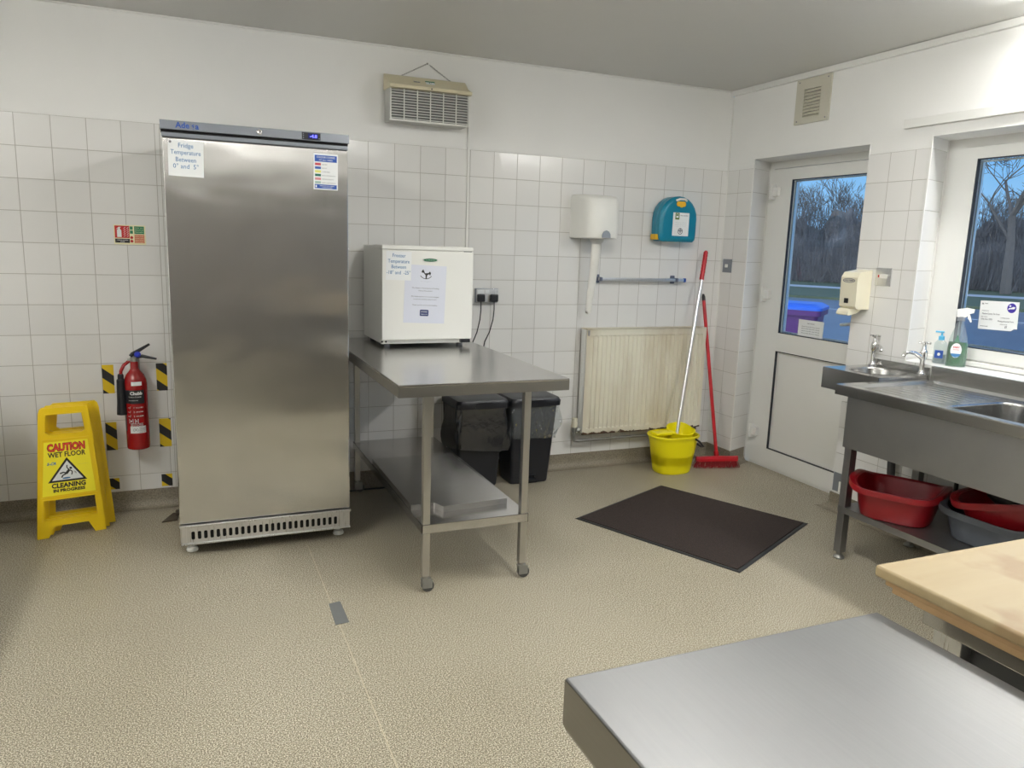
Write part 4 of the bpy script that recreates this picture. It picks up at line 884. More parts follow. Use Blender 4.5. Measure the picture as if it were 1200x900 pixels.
b = MB(o); b.tube([(-.478, -.112, 1.763), (-.46, -.128, 1.772), (-.42, -.128, 1.772), (-.398, -.112, 1.764)], .007, 8); b.build('carry_handle', WHITE_PL, t)
b = MB(o); b.box(-.600, -.572, -.085, -.02, 1.512, 1.548, .006); b.build('side_clip', YEL_CLIP, t)
b = MB(o); b.box(-.50, -.41, -.075, -.001, 1.494, 1.503, .002); b.build('wall_bracket', WHITE_PL, t)
b = MB(o); b.box(-.496, -.372, -.1165, -.1135, 1.540, 1.688); lb = b.build('label', PAPER, t, smooth=0)
b = MB(o); b.plate([oval(-.436, 1.570, .019, .021, 24), oval(-.436, 1.570, .014, .016, 24)], .0006, FY(0, -.1172, 0)); b.text('+', .05, FY(-.436, -.117, 1.571), bold=.002)
b.text('First Aid Kit', .011, FY(-.412, -.117, 1.670), fit=.058)
for k in range(4): b.text('.................................', .006, FY(-.436, -.117, 1.628 - k * .009), fit=.09)
b.build('label_print', GREYP, lb, smooth=0)
b = MB(o); b.plate([rect(-.480, -.449, 1.644, 1.686), rect(-.474, -.455, 1.655, 1.680)], .0006, FY(0, -.1172, 0)); b.plate([oval(-.465, 1.672, .008, .006, 12)], .0006, FY(0, -.1172, 0)); b.build('green_emblem', mat('olive_print', rgb(90, 120, 50), .5), lb, smooth=0)
# towel rail
t = thing('towel_rail', (-.66, 0, 1.25), 'steel and blue-grey towel rail on the tiles above the radiator', 'towel rail'); o = t.location.copy()
b = MB(o); b.box(-.985, -.337, -.060, -.047, 1.243, 1.262, .003); b.build('bar', ALU, t)
for x in (-.972, -.395):
    b = MB(o); b.box(x - .016, x + .016, -.012, -.0005, 1.226, 1.280, .004); b.box(x - .010, x + .010, -.066, -.008, 1.240, 1.265, .004); b.build('bracket', mat('blue_grey_plastic', rgb(105, 112, 130), .4), t)
b = MB(o); b.box(-.337, -.322, -.063, -.044, 1.240, 1.265, .003); b.build('end_cap', BLUED, t)

# ================================================================ RADIATOR
t = thing('radiator', (-.62, 0, .21), 'aged cream panel radiator with brown stains under the towel rail', 'radiator'); o = t.location.copy()
rx0, rx1, ry, rz0, rz1 = -1.075, -.152, -.10, .250, .936
b = MB(o); n = 27; w = (rx1 - rx0 - .05) / n; xs = [rx0, rx0 + .02]; 
for k in range(n):
    a = rx0 + .025 + k * w; xs += [a + w * .08, a + w * .30, a + w * .70, a + w * .92]
xs += [rx1 - .02, rx1]
def ry_(i, dep): 
    if i < 2 or i >= len(xs) - 2: return ry
    return ry + (dep if (i - 2) % 4 in (1, 2) else 0)
rows = [(rz0, 0), (rz0 + .035, 0), (rz0 + .05, .013), (rz1 - .055, .013), (rz1 - .04, 0), (rz1, 0)]
b.loft([[(x, ry_(i, d), z) for i, x in enumerate(xs)] for z, d in rows], closed=False)
b.box(rx0, rx1, ry + .006, ry + .010, rz0, rz1); b.box(rx0, rx1, ry, ry + .012, rz0 - .004, rz0 + .004, .001)
b.build('front_panel', RADM, t, smooth=25, fix=False)
for xa in (rx0, rx1 - .003):
    b = MB(o); b.box(xa, xa + .003, ry + .002, -.02, rz0 + .01, rz1 - .004); b.build('side_cover', WHITE_PL, t, smooth=0, label='paler side cover')
b = MB(o); b.box(rx0, rx1, -.028, -.018, rz0, rz1 - .01); b.build('rear_panel', RADM, t, smooth=0)
b = MB(o)
for k in range(60):
    x = rx0 + .01 + k * (rx1 - rx0 - .02) / 59; b.box(x - .001, x + .001, ry + .01, -.03, rz1 - .006, rz1 + .001)
b.box(rx0, rx1, ry, ry + .010, rz1 - .004, rz1 + .003, .001); b.box(rx0, rx1, -.030, -.020, rz1 - .004, rz1 + .003, .001); b.build('top_grille', RADM, t, smooth=0)
b = MB(o); b.tube([(rx0 + .012, ry - .004, .928), (rx0 + .012, ry - .004, .895)], .005, 8); b.box(rx0 + .006, rx0 + .018, ry - .008, ry, .90, .93, .002); b.build('bleed_bracket', GALV, t)
b = MB(o); b.lathe([(.018, .295), (.021, .300), (.020, .325), (.018, .352), (.014, .356)], (-1.118, -.07, 0), 20); b.build('thermostat_head', CREAM_PL, t)
b = MB(o); b.lathe([(.013, .262), (.015, .270), (.015, .288), (.012, .296)], (-1.118, -.07, 0), 14); b.tube([(-1.118, -.07, .275), (-1.075, -.07, .275)], .011, 12); b.lathe([(.017, -1.10), (.017, -1.085)], (0, -.07, .275), 6, 'x'); b.build('valve_body', GALV, t)
b = MB(o); b.tube([(-1.118, -.07, .265), (-1.118, -.07, .215), (-1.112, -.068, .205), (-1.09, -.064, .2), (-.60, -.055, .2), (-.18, -.055, .2), (-.165, -.055, .205), (-.16, -.06, .22), (-.16, -.06, .29)], .0095, 12); b.build('heating_pipe', GALV, t)

# ================================================================ PEDAL BINS
def make_bin(loc, label, bag_m, bag_z, seed):
    t = thing('pedal_bin', loc, label, 'bin', 'pedal bins by the wall'); o = Vector((0, 0, 0))
    b = MB(); b.loft([ring(rrect(-.122, .122, -.095, .075, .02), .001), ring(rrect(-.126, .126, -.10, .08, .02), .012), ring(rrect(-.150, .150, -.150, .130, .02), .50)]); b.build('body', BLACK, t, smooth=50)
    b = MB(); b.loft([ring(rrect(-.163, .163, -.172, .140, .025), .50), ring(rrect(-.165, .165, -.175, .142, .025), .530), ring(rrect(-.155, .155, -.165, .13, .03), .548), ring(rrect(-.11, .11, -.12, .10, .03), .556)]); b.plate([rrect(-.055, .055, .500, .540, .018)], .006, FY(0, -.178, 0)); b.build('lid', BLACK, t, smooth=40)
    b = MB(); b.box(-.038, .038, -.128, -.085, .018, .030, .004); b.build('pedal', BLACK, t)
    b = MB(); b.plate([[(-.048, .004), (.048, .004), (.036, .055), (-.036, .055)], [(-.040, .008), (.040, .008), (.030, .049), (-.030, .049)]], .008, ((0, -.106, 0), (1, 0, 0), (0, -.12, 1))); b.build('pedal_surround', BLACK, t, smooth=0)
    rnd = random.Random(seed); ph = [rnd.uniform(0, 6) for _ in range(6)]
    base = rrect(-.160, .160, -.165, .138, .03, 12); rings = []
    for k in range(15):
        f = k / 14; z = .508 - f * (.508 - bag_z); rg = []
        for i, (x, y) in enumerate(base):
            a = math.atan2(y, x); wv = (.009 * math.sin(9 * a + ph[0] + 3.5 * f) + .008 * math.sin(17 * a + ph[1] - 5 * f) + .006 * math.sin(31 * a + ph[2] + 6 * f)) * (.3 + 1.1 * f)
            s_ = 1 + wv / .16 + .03 * math.sin(3 * f) - .055 * f
            rg.append((x * s_, y * s_, z + .022 * f * math.sin(2 * a + ph[3]) + .012 * f * math.sin(5 * a + ph[4])))
        rings.append(rg)
    b = MB(); b.loft(rings, True, False, False); b.build('bin_liner', bag_m, t, smooth=80)
    return t
make_bin((-1.497, -.125, 0), 'black pedal bin with a clear liner, the right-hand bin under the prep table', CLEARBAG, .315, 1)
make_bin((-1.835, -.115, 0), 'black pedal bin with a black liner, the left-hand bin under the prep table', BLACKBAG, .245, 2)

# ================================================================ MOP BUCKET, MOP, BROOM
bx, by = -.478, -.262
t = thing('mop_bucket', (bx, by, 0), 'bright yellow mop bucket with wringer standing by the radiator', 'bucket'); o = t.location.copy()
b = MB(o); prof = [(.70, .001), (.745, .010), (.80, .06), (.90, .16), (.955, .215), (.985, .235), (1.03, .243), (1.05, .250), (1.03, .257), (.97, .257)]
A_, B2 = .165, .128
rings = [ring(oval(bx, by, A_ * s, B2 * s, 44, 2.6), z) for s, z in prof]; rings += [ring(oval(bx, by, A_ * s, B2 * s, 44, 2.6), z) for s, z in ((.93, .23), (.86, .12), (.76, .02))]
b.loft(rings); b.build('tub', YEL_BKT, t, smooth=50)
b = MB(o); cxw = bx + .055
rg = []
for s, z in ((1.0, .258), (1.04, .268), (.98, .27), (.80, .20), (.62, .15)): rg.append([(cxw + .088 * s * math.cos(a), by + .10 * s * math.sin(a), z + (.035 * max(0, math.sin(a)) + .02 * max(0, math.cos(a)) if z > .25 else 0)) for a in [2 * PI * k / 32 for k in range(32)]])
b.loft(rg, True, False, True)
for k in range(8):
    a = 2 * PI * k / 8; p = Vector((cxw + .078 * math.cos(a), by + .088 * math.sin(a), .245)); q = Vector((cxw + .05 * math.cos(a), by + .06 * math.sin(a), .16)); b.tube([p, q], .006, 6)
b.box(bx - .15, cxw - .05, by - .03, by + .05, .252, .272, .006); b.build('wringer', YEL_BKT, t, smooth=50)
b = MB(o); b.tube([(bx + .085, by - .128, .243), (bx + .115, by - .130, .225), (bx + .165, by - .108, .185), (bx + .195, by - .05, .165), (bx + .195, by + .02, .175), (bx + .168, by + .04, .235)], [.0065] * 6, 8); b.build('carry_handle', BLACK, t)
mt, mb_ = Vector((-.173, -.055, 1.45)), Vector((-.478, -.285, .16)); md = (mt - mb_).normalized()
t = thing('mop', mb_, 'mop with silver handle and red grip standing in the yellow bucket', 'mop'); o = t.location.copy()
b = MB(o); b.tube([mb_ + md * .03, mt - md * .19], .0115, 16); b.build('handle', ALU, t)
b = MB(o); n = 18; b.tube([mt - md * (.20 * (1 - k / n)) for k in range(n + 1)], [.0145 + .0012 * (k % 2) for k in range(n)] + [.009], 16); b.build('grip', RED_PL, t)
b = MB(o); b.tube([mb_ + md * .04, mb_ - md * .005], [.02, .028], 14)
for k in range(26):
    a = k * 2.4; r = .008 + .03 * (k / 26); p = mb_ + V(r * math.cos(a) * .4, r * math.sin(a) * .4, 0); b.tube([p, p + V(r * math.cos(a) * .5, r * math.sin(a) * .5, -.05), p + V(r * math.cos(a) * .7, r * math.sin(a) * .7, -.115)], .005, 5)
b.build('mop_head', mat('mop_cotton', (.55, .53, .47), .95), t)
# broom
bt, bb = Vector((-.150, -.030, 1.160)), Vector((-.118, -.268, .075)); bd_ = (bt - bb).normalized()
t = thing('broom', (bb.x, bb.y, 0), 'red broom with red handle leaning in the corner behind the yellow bucket', 'broom', rz=0); o = t.location.copy()
b = MB(o); b.tube([bb, bt - bd_ * .04], .0115, 14); b.build('handle', RED_PL, t)
b = MB(o); b.tube([bt - bd_ * .045, bt - bd_ * .02, bt], [.0125, .012, .006], 12); b.build('handle_cap', BLACK, t)
bdx = Vector((.30, -.072, 0)).normalized(); bpy_ = Vector((-bdx.y, bdx.x, 0)); bc = Vector((bb.x - .005, bb.y - .012, 0))
def bring(s, hw, z): c = bc + bdx * s; return [c + bpy_ * (hw * q) + V(0, 0, z + zz) for q, zz in ((-1, 0), (-1, .018), (-.4, .030), (.4, .030), (1, .018), (1, 0))]
b = MB(o); b.loft([bring(-.150, .012, .048), bring(-.13, .020, .046), bring(-.03, .024, .048), bring(.03, .024, .048), bring(.13, .020, .046), bring(.150, .012, .048)]); b.tube([bb - bd_ * .005, bb + bd_ * .035], .017, 12); b.build('head', RED_PL, t)
b = MB(o); rnd = random.Random(9)
for k in range(420):
    s_ = rnd.uniform(-.145, .145); q = rnd.uniform(-.02, .02); p = bc + bdx * s_ + bpy_ * q + V(0, 0, .050); e = bc + bdx * (s_ * 1.12 + rnd.uniform(-.006, .006)) + bpy_ * (q * 1.7 + rnd.uniform(-.006, .006)) + V(0, 0, .001 + rnd.uniform(0, .004)); b.tube([p, e], .0014, 3, caps=False)
b.build('bristles', mat('dusty_red_bristles', rgb(150, 40, 45), .8), t, smooth=0, fix=False)

# ================================================================ DOOR MAT, FLOOR BITS
c4 = [(-1.517, -.878), (-.728, -.515), (-.328, -1.346), (-1.123, -1.751)]
mc = Vector((sum(p[0] for p in c4) / 4, sum(p[1] for p in c4) / 4, 0))
t = thing('door_mat', mc, 'dark brown door mat with black rubber edge on the floor near the door', 'door mat')
def sc4(f, z): return [(mc.x + (x - mc.x) * f, mc.y + (y - mc.y) * f, z) for x, y in c4]
b = MB(mc); b.loft([sc4(1, .0008), sc4(1.0, .002), sc4(.985, .005), sc4(.95, .0055)]); b.build('rubber_border', mat('black_rubber', (.02, .022, .022), .5), t, smooth=0)
b = MB(mc); b.loft([sc4(.958, .004), sc4(.957, .009)]); b.build('pile', MATM, t, smooth=0)
b = MB((-2.91, -1.53, 0)); b.plate([[(-2.931, -1.445), (-2.884, -1.436), (-2.883, -1.622), (-2.936, -1.626)]], .0012, ((0, 0, .0016), (1, 0, 0), (0, 1, 0)))
tag(b.build('tape_patch', TAPEG, smooth=0), 'grey tape patch stuck on the floor seam in front of the fridge', 'floor tape')
b = MB(); b.box(-2.9225, -2.9195, -5.6, -.80, .0001, .0006)
st(b.build('trim_7', mat('vinyl_weld', (.55, .49, .36), .5), smooth=0))
b = MB((-3.53, -.2, 0)); b.plate([[(-3.57, -.275), (-3.498, -.265), (-3.49, -.15), (-3.52, -.15)]], .004, ((0, 0, .0045), (1, 0, 0), (0, 1, 0))); b.box(-3.505, -3.485, -.2, -.15, .004, .02, .002)
tag(b.build('floor_plate', mat('brown_metal', (.10, .08, .06), .5, metal=.5), smooth=0), 'small dark plate on the floor at the left side of the fridge', 'floor plate')

# ================================================================ RIGHT WALL ITEMS
t = thing('light_switch', (0, -.075, 1.31), 'grey metal switch on the narrow tiled wall left of the door', 'switch'); o = t.location.copy()
b = MB(o); b.box(-.008, -.0003, -.120, -.030, 1.310, 1.400, .002); b.build('plate', GREYMET, t)
b = MB(o); b.box(-.013, -.008, -.088, -.060, 1.344, 1.366, .002); b.build('rocker', WHITE_PL, t)
t = thing('fused_switch', (0, -1.362, 1.30), 'square steel switch plate right of the soap dispenser', 'switch'); o = t.location.copy()
b = MB(o); b.box(-.008, -.0003, -1.412, -1.314, 1.297, 1.392, .002); b.build('plate', ALU, t)
b = MB(o); b.box(-.012, -.008, -1.392, -1.345, 1.337, 1.358, .001); b.build('rocker', WHITE_PL, t)
b = MB(o); b.box(-.0095, -.008, -1.340, -1.332, 1.341, 1.354, .001); b.build('neon_window', REDP, t)
t = thing('soap_dispenser', (0, -1.23, 1.13), 'cream wall soap dispenser between the door and the steel switch', 'soap dispenser'); o = t.location.copy()
b = MB(o)
b.loft([[(-.0005, y, 1.165), (-.085, y, 1.165), (-.100, y, 1.18), (-.104, y, 1.335), (-.085, y, 1.362), (-.0005, y, 1.376)] for y in (-1.176, -1.288)]); b.build('cover', CREAM_PL, t, smooth=0)
b = MB(o); b.loft([[(-.02, y, 1.166), (-.105, y, 1.166), (-.118, y, 1.15), (-.122, y, 1.136), (-.11, y, 1.130), (-.05, y, 1.145)] for y in (-1.182, -1.262)]); b.build('push_bar', CREAM_PL, t, smooth=0)
b = MB(o); b.box(-.1055, -.102, -1.238, -1.212, 1.196, 1.222); b.build('sight_window', BLACK, t, smooth=0)
b = MB(o); b.plate([oval(1.232, 1.318, .042, .012, 24), oval(1.232, 1.318, .037, .0085, 24)], .001, FYr(-.1052)); b.text('WESTERN', .012, FX(-.1050, -1.232, 1.318), fit=.06, bold=.0003); b.build('logo', GREYP, t, smooth=0)
t = thing('air_vent', (0, -.722, 2.21), 'cream louvred air vent on the wall above the door', 'vent'); o = t.location.copy()
b = MB(o); lo = [rect(.655, .785, 2.244 + k * .0182, 2.244 + k * .0182 + .0125) for k in range(9)]
b.plate([rect(.590, .857, 2.208, 2.461)] + lo, .012, FYr(-.008)); b.build('plate', mat('aged_cream_paint', (.58, .56, .47), .5), t, smooth=0)
b = MB(o)
for k in range(9):
    z = 2.244 + k * .0182; b.loft([[(-.009, y, z - .002), (.003, y, z + .011), (.0035, y, z + .009), (-.0085, y, z - .004)] for y in (-.655, -.785)])
b.build('louvres', mat('cream_louvre', (.62, .60, .50), .5), t, smooth=0)
b = MB(o); b.box(.0033, .0039, -.79, -.65, 2.238, 2.412); b.build('dark_opening', DARK, t, smooth=0)
b = MB(o)
for y, z in ((-.612, 2.225), (-.835, 2.225), (-.612, 2.445), (-.835, 2.445)): b.lathe([(.005, 0), (.004, -.002)], (-.0078, y, z), 8, 'x')
b.build('screws', GREYP, t)
t = thing('wall_patch', (0, -1.21, .11), 'grey patch with a white corner low on the wall beside the door', 'wall patch'); o = t.location.copy()
b = MB(o); b.plate([[(1.178, .112), (1.178, .221), (1.30, .221), (1.30, .175), (1.222, .175), (1.222, .112)]], .001, FYr(-.0012)); b.build('grey_sheet', GREYMET, t, smooth=0)
b = MB(o); b.plate([[(1.222, .112), (1.222, .172), (1.275, .172), (1.275, .158), (1.238, .158), (1.238, .112)]], .003, FYr(-.0035)); b.build('white_corner', WHITE_PL, t, smooth=0)
# paper in the door glass, certificate in the window
t = thing('paper_note', (.2105, -.667, .94), 'white paper stuck inside the lower left of the door glass', 'note'); o = t.location.copy()
b = MB(o); b.box(.2100, .2112, -.775, -.562, .934, 1.040); b.build('sheet', PAPER, t, smooth=0)
b = MB(o)
b.text('NOTICE', .010, FX(.2096, -.668, 1.018), fit=.06)
for k in range(4): b.text('please keep this door closed', .008, FX(.2096, -.668, .998 - k * .014), fit=.15)
b.build('lettering', GREYP, t, smooth=0)
t = thing('certificate', (.2105, -1.87, 1.186), 'white certificate with a round purple badge stuck on the window glass', 'certificate'); o = t.location.copy()
b = MB(o); b.plate([[(1.772, 1.117), (1.938, 1.117), (1.953, 1.128), (1.968, 1.128), (1.966, 1.256), (1.772, 1.256)]], .001, FYr(.2098)); b.build('sheet', PAPER, t, smooth=0)
b = MB(o); b.plate([oval(1.932, 1.226, .022, .023, 28)], .0006, FYr(.2092)); bg = b.build('badge', mat('purple_print', rgb(62, 45, 150), .5), t, smooth=0)
b = MB(o); b.plate([[(1.915, 1.218), (1.925, 1.221), (1.944, 1.222), (1.950, 1.230), (1.940, 1.233), (1.930, 1.228), (1.918, 1.226)]], .0004, FYr(.2086)); b.plate([oval(1.924, 1.236, .005, .004, 10)], .0004, FYr(.2086)); b.build('badge_emblem', PAPER, bg, smooth=0)
b = MB(o)
for s_, y, z, w, h in (('Registered at', -1.803, 1.208, .035, .006), ('Meadow Garden, The Green', -1.832, 1.193, .088, .011), ('Date of issue', -1.80, 1.178, .032, .006), ('15th Dec 2021', -1.813, 1.166, .056, .011), ('Certificate number', -1.905, 1.177, .045, .006), ('Being presented here', -1.910, 1.161, .078, .010), ('signed', -1.900, 1.146, .034, .006), ('ff', -1.913, 1.133, .012, .018), ('issued by the council', -1.802, 1.132, .038, .006)): b.text(s_, h, FX(.2092, y, z), fit=w)
b.plate([[(1.779, 1.238), (1.785, 1.247), (1.793, 1.238)]], .0003, FYr(.2092)); b.text('Centre', .007, FX(.2092, -1.803, 1.243), fit=.018); b.build('handwriting', GREYP, t, smooth=0)
t.rotation_euler = (-.03, 0, 0)

# ================================================================ HAND BASIN
t = thing('hand_basin', (-.17, -1.535, .70), 'small stainless steel hand basin on the wall between door and big sink', 'basin'); o = t.location.copy()
hb = [(-.352, -1.712), (-.004, -1.712), (-.004, -1.362), (-.352, -1.362)]
hole = oval(-.172, -1.545, .128, .128, 40, 2.2)
b = MB(o); b.plate([hb, hole], .0025, ((0, 0, .875), (1, 0, 0), (0, 1, 0)))
b.plate([[(-1.0 * -.352, 0), (0, 0)]][:0] or [rect(.0, .348, 0, .108)], .0025, ((-.3525, -1.362, .767), (1, 0, 0), (0, 0, 1))) if False else None
b.box(-.354, -.3515, -1.714, -1.360, .767, .8752); b.box(-.354, -.006, -1.362, -1.3595, .767, .8752); b.box(-.354, -.006, -1.7145, -1.712, .767, .8752)
b.build('top', ST_SINK, t, smooth=0)
b = MB(o); rg = [ring([( -.172 + (x + .172) * s, -1.545 + (y + 1.545) * s) for x, y in hole], z) for s, z in ((1.03, .8765), (1.0, .8755), (.97, .868), (.93, .82), (.85, .775), (.6, .756), (.15, .750))]; b.loft(rg, True, False, True); b.build('bowl', ST_SINK, t, smooth=70)
b = MB(o); b.box(-.012, -.0035, -1.712, -1.362, .876, .912, .002); b.build('upstand', ST_SINK, t)
b = MB(o); b.lathe([(.017, 0), (.017, -.004), (.011, -.005)], (-.054, -1.545, .838), 20, 'x', cap1=True); b.build('overflow', CHROME, t)
b = MB(o); b.lathe([(.010, -.0052), (.009, -.006)], (-.054, -1.545, .838), 16, 'x'); b.build('overflow_hole', DARK, t)
b = MB(o); b.tube([(-.17, -1.545, .75), (-.17, -1.545, .66), (-.165, -1.545, .60), (-.14, -1.545, .56), (-.10, -1.545, .55), (-.06, -1.56, .56), (-.05, -1.58, .52), (-.05, -1.60, .30)], .02, 14); b.build('waste_pipe', mat('dark_waste_pipe', (.06, .06, .06), .5), t)
def make_tap(loc, rz, label, sc=1.0):
    t = thing('pillar_tap', loc, label, 'tap', 'chrome taps on the hand basin', rz)
    b = MB(); b.lathe([(.021, 0), (.021, .006), (.015, .010), (.012, .03), (.0125, .075), (.017, .085), (.018, .112), (.014, .122), (.010, .126), (.008, .150)], (0, 0, 0), 24)
    b.tube([(0, 0, .078), (.02, 0, .095), (.045, 0, .108), (.075, 0, .112), (.095, 0, .106), (.103, 0, .090)], [.012, .012, .0105, .009, .0095, .009], 14); b.build('body', CHROME, t, smooth=50)
    b = MB(); b.lathe([(.009, .148), (.011, .152), (.011, .163), (.007, .166)], (0, 0, 0), 16)
    for k in range(4):
        a = PI / 4 + k * PI / 2; b.tube([(0, 0, .158), (.020 * math.cos(a), .020 * math.sin(a), .159), (.027 * math.cos(a), .027 * math.sin(a), .159)], [.0045, .004, .006], 8)
    b.build('cross_handle', CHROME, t, smooth=50)
    return t
make_tap((-.034, -1.385, .8762), math.radians(-120), 'chrome pillar tap at the left corner of the hand basin')
make_tap((-.040, -1.690, .8762), math.radians(160), 'chrome pillar tap at the right corner of the hand basin')

# ================================================================ BIG SINK
SX0, SX1, SY0, SY1, SZ = -.630, -.012, -1.720, -3.35, .860
t = thing('sink_unit', ((SX0 + SX1) / 2, (SY0 + SY1) / 2, 0), 'large stainless steel sink and drainer unit under the window', 'sink'); o = t.location.copy()
inner = [(-.588, -3.30), (-.050, -3.30), (-.050, -1.768), (-.588, -1.768)]; deck = [(-.572, -3.28), (-.066, -3.28), (-.066, -1.79), (-.572, -1.79)]
bh = rrect(-.560, -.150, -2.72, -2.215, .075, 7)
b = MB(o)
b.plate([[(SX0, SY1), (SX1, SY1), (SX1, SY0), (SX0, SY0)], inner], .002, ((0, 0, SZ), (1, 0, 0), (0, 1, 0)))
b.loft([ring(inner, SZ), ring(deck, SZ - .012)], True, False, False)
b.plate([deck, bh], .002, ((0, 0, SZ - .012), (1, 0, 0), (0, 1, 0)))
b.loft([[(SX0 + .004, y, SZ), (SX0 + .001, y, SZ - .001), (SX0 - .001, y, SZ - .006), (SX0 - .001, y, SZ - .048), (SX0 + .012, y, SZ - .048), (SX0 + .012, y, SZ - .040), (SX0 + .004, y, SZ - .006)] for y in (SY0, SY1)])
b.box(SX0, SX1, SY0 - .002, SY0 + .001, SZ - .048, SZ)
b.build('sink_top', ST_SINK, t, smooth=30)
b = MB(o); cx, cy = -.355, -2.4675
b.loft([ring([(cx + (x - cx) * s, cy + (y - cy) * s) for x, y in bh], z) for s, z in ((1.012, SZ - .0105), (1.0, SZ - .0115), (.985, SZ - .02), (.965, SZ - .12), (.945, SZ - .21), (.86, SZ - .245), (.2, SZ - .255))], True, False, True); b.build('bowl', ST_SINK, t, smooth=60)
b = MB(o)
for k in range(9):
    x = -.52 + k * .05; b.loft([[(x - .006, y, SZ - .0125), (x, y, SZ - .0095 + dz), (x + .006, y, SZ - .0125)] for y, dz in ((-1.83, -.0025), (-1.86, 0), (-2.15, 0), (-2.18, -.0025))])
b.build('drainer_ribs', ST_SINK, t)
b = MB(o); b.box(-.018, -.003, SY1, SY0 - .004, SZ - .02, .918, .003); b.box(-.018, .150, SY1, SY0 - .004, .916, .9245, .002)
b.build('upstand', ST_SINK, t)
b = MB(o); b.box(-.600, -.595, SY1 + .02, -1.772, .567, .815); b.box(-.600, -.05, -1.774, -1.770, .567, .815); b.build('apron', ST_DULL, t, smooth=0)
for y in (-1.762, -3.30):
    for x in (-.535, -.060):
        b = MB(o); b.box(x - .020, x + .020, y - .020, y + .020, .035, .815, .003); lg = b.build('leg', ST_DULL, t)
        b = MB(o); b.lathe([(.024, .001), (.026, .008), (.020, .016), (.012, .020), (.012, .040)], (x, y, 0), 18); b.build('foot', GALV, lg)
b = MB(o); b.box(-.555, -.04, -3.30, -1.742, .262, .266); b.box(-.557, -.553, -3.30, -1.742, .236, .266); b.box(-.555, -.04, -1.744, -1.740, .236, .266); b.build('undershelf', ST_DULL, t, smooth=0)
b = MB(o); b.tube([(-.35, -2.46, .61), (-.35, -2.46, .52), (-.33, -2.44, .46), (-.24, -2.30, .44), (-.12, -2.12, .46), (-.06, -2.02, .50)], .022, 14); b.tube([(-.03, -1.95, .27), (-.03, -1.95, .62)], .010, 10); b.tube([(-.03, -2.15, .27), (-.03, -2.15, .62)], .010, 10); b.build('waste_pipe', mat('black_waste_pipe', (.02, .02, .02), .45), t)
# bowls on the shelf under the sink
def bowl_poly(L, W, n=48): return oval(0, 0, L, W, n, 3.6)
def make_bowl(loc, rz, m, label, L=.185, W=.155, h=.14, tilt=None):
    t = thing('washing_up_bowl', loc, label, 'washing-up bowl', 'washing-up bowls under the sink', rz)
    prof = [(.74, .0), (.79, .008), (.86, .06), (.92, h - .02), (.955, h - .004), (1.0, h), (1.055, h + .001), (1.07, h - .010), (1.065, h - .026)]
    inn = [(1.0, h - .004), (.93, h - .006), (.90, h - .03), (.83, .05), (.76, .012), (.70, .005)]
    def rg(s, z, wav):
        pts = []
        for i, (x, y) in enumerate(bowl_poly(L * s, W * s)):
            a = 2 * PI * i / 48; e = abs(math.cos(a)) ** 6
            zz = z + (wav * (.014 * math.cos(2 * a) + .004 * math.cos(4 * a))); pts.append((x * (1 + .05 * e * (s > 1)), y, zz))
        return pts
    b = MB(); b.loft([rg(s, z, 1 if z > h - .05 else 0) for s, z in prof], True, True, False)
    b.loft([rg(s, z, 1 if z > h - .05 else 0) for s, z in [(1.05, h)] + inn], True, False, True); b.build('tub', m, t, smooth=60)
    if tilt: t.rotation_euler = tilt
    return t
make_bowl((-.418, -1.955, .2665), math.radians(-62), RED_BOWL, 'red plastic washing-up bowl standing alone at the left end of the shelf under the sink', W=.162, h=.155)
make_bowl((-.300, -2.36, .2665), math.radians(-88), GREYBOWL, 'grey plastic washing-up bowl under the tilted red one below the sink', L=.205, W=.155, h=.145)
make_bowl((-.290, -2.42, .375), 0, RED_BOWL, 'red plastic washing-up bowl tipped inside the grey bowl under the sink', L=.19, W=.15, h=.13, tilt=(math.radians(4), math.radians(-16), math.radians(-85)))
# bottles on the sill
t = thing('hand_soap_bottle', (.105, -1.665, .9255), 'clear pump bottle with a light blue pump behind the taps', 'soap bottle', rz=math.radians(-62)); 
b = MB(); b.loft([ring(oval(0, 0, .030 * s, .019 * s, 28, 2.4), z) for s, z in ((.9, .0), (1, .006), (1, .085), (.93, .105), (.5, .118), (.42, .121))]); bo = b.build('bottle', CLEARPL, t, smooth=50)
b = MB(); b.loft([ring(oval(0, 0, .027 * s, .016 * s, 24, 2.4), z) for s, z in ((.9, .003), (1, .008), (1, .045))]); b.build('liquid', GELLIQ, t, smooth=50)
b = MB(); b.lathe([(.014, .119), (.014, .138), (.008, .140), (.005, .142), (.005, .155)], (0, 0, 0), 18); b.box(-.030, .010, -.007, .007, .155, .164, .003); b.build('pump', LIGHTBLUE, t)
b = MB(); b.box(-.019, .019, -.0215, -.0195, .028, .068); lb = b.build('label', BLUED, t, smooth=0)
b = MB(); b.plate([oval(0, .048, .007, .008, 14)], .0005, ((0, -.022, 0), (1, 0, 0), (0, 0, 1))); b.build('label_emblem', PAPER, lb, smooth=0)
t = thing('spray_bottle', (.095, -1.765, .9255), 'clear trigger spray bottle half full of green cleaner on the window ledge', 'spray bottle', rz=math.radians(-50))
sp = [(.94, .0), (1, .008), (1.0, .055), (.98, .10), (.86, .135), (.68, .165), (.48, .195), (.34, .215), (.33, .228)]
b = MB(); b.loft([ring(oval(0, 0, .046 * s, .028 * max(s, .55), 32, 2.3), z) for s, z in sp]); b.build('bottle', CLEARPL, t, smooth=50)
b = MB(); b.loft([ring(oval(0, 0, .043 * s, .025 * s, 32, 2.3), z) for s, z in ((.93, .003), (1, .010), (1, .055), (.98, .10), (.90, .122))]); b.build('green_liquid', GREENLIQ, t, smooth=50)
b = MB(); b.lathe([(.017, .226), (.017, .244), (.013, .247)], (0, 0, 0), 20); b.build('collar', GREYMET, t)
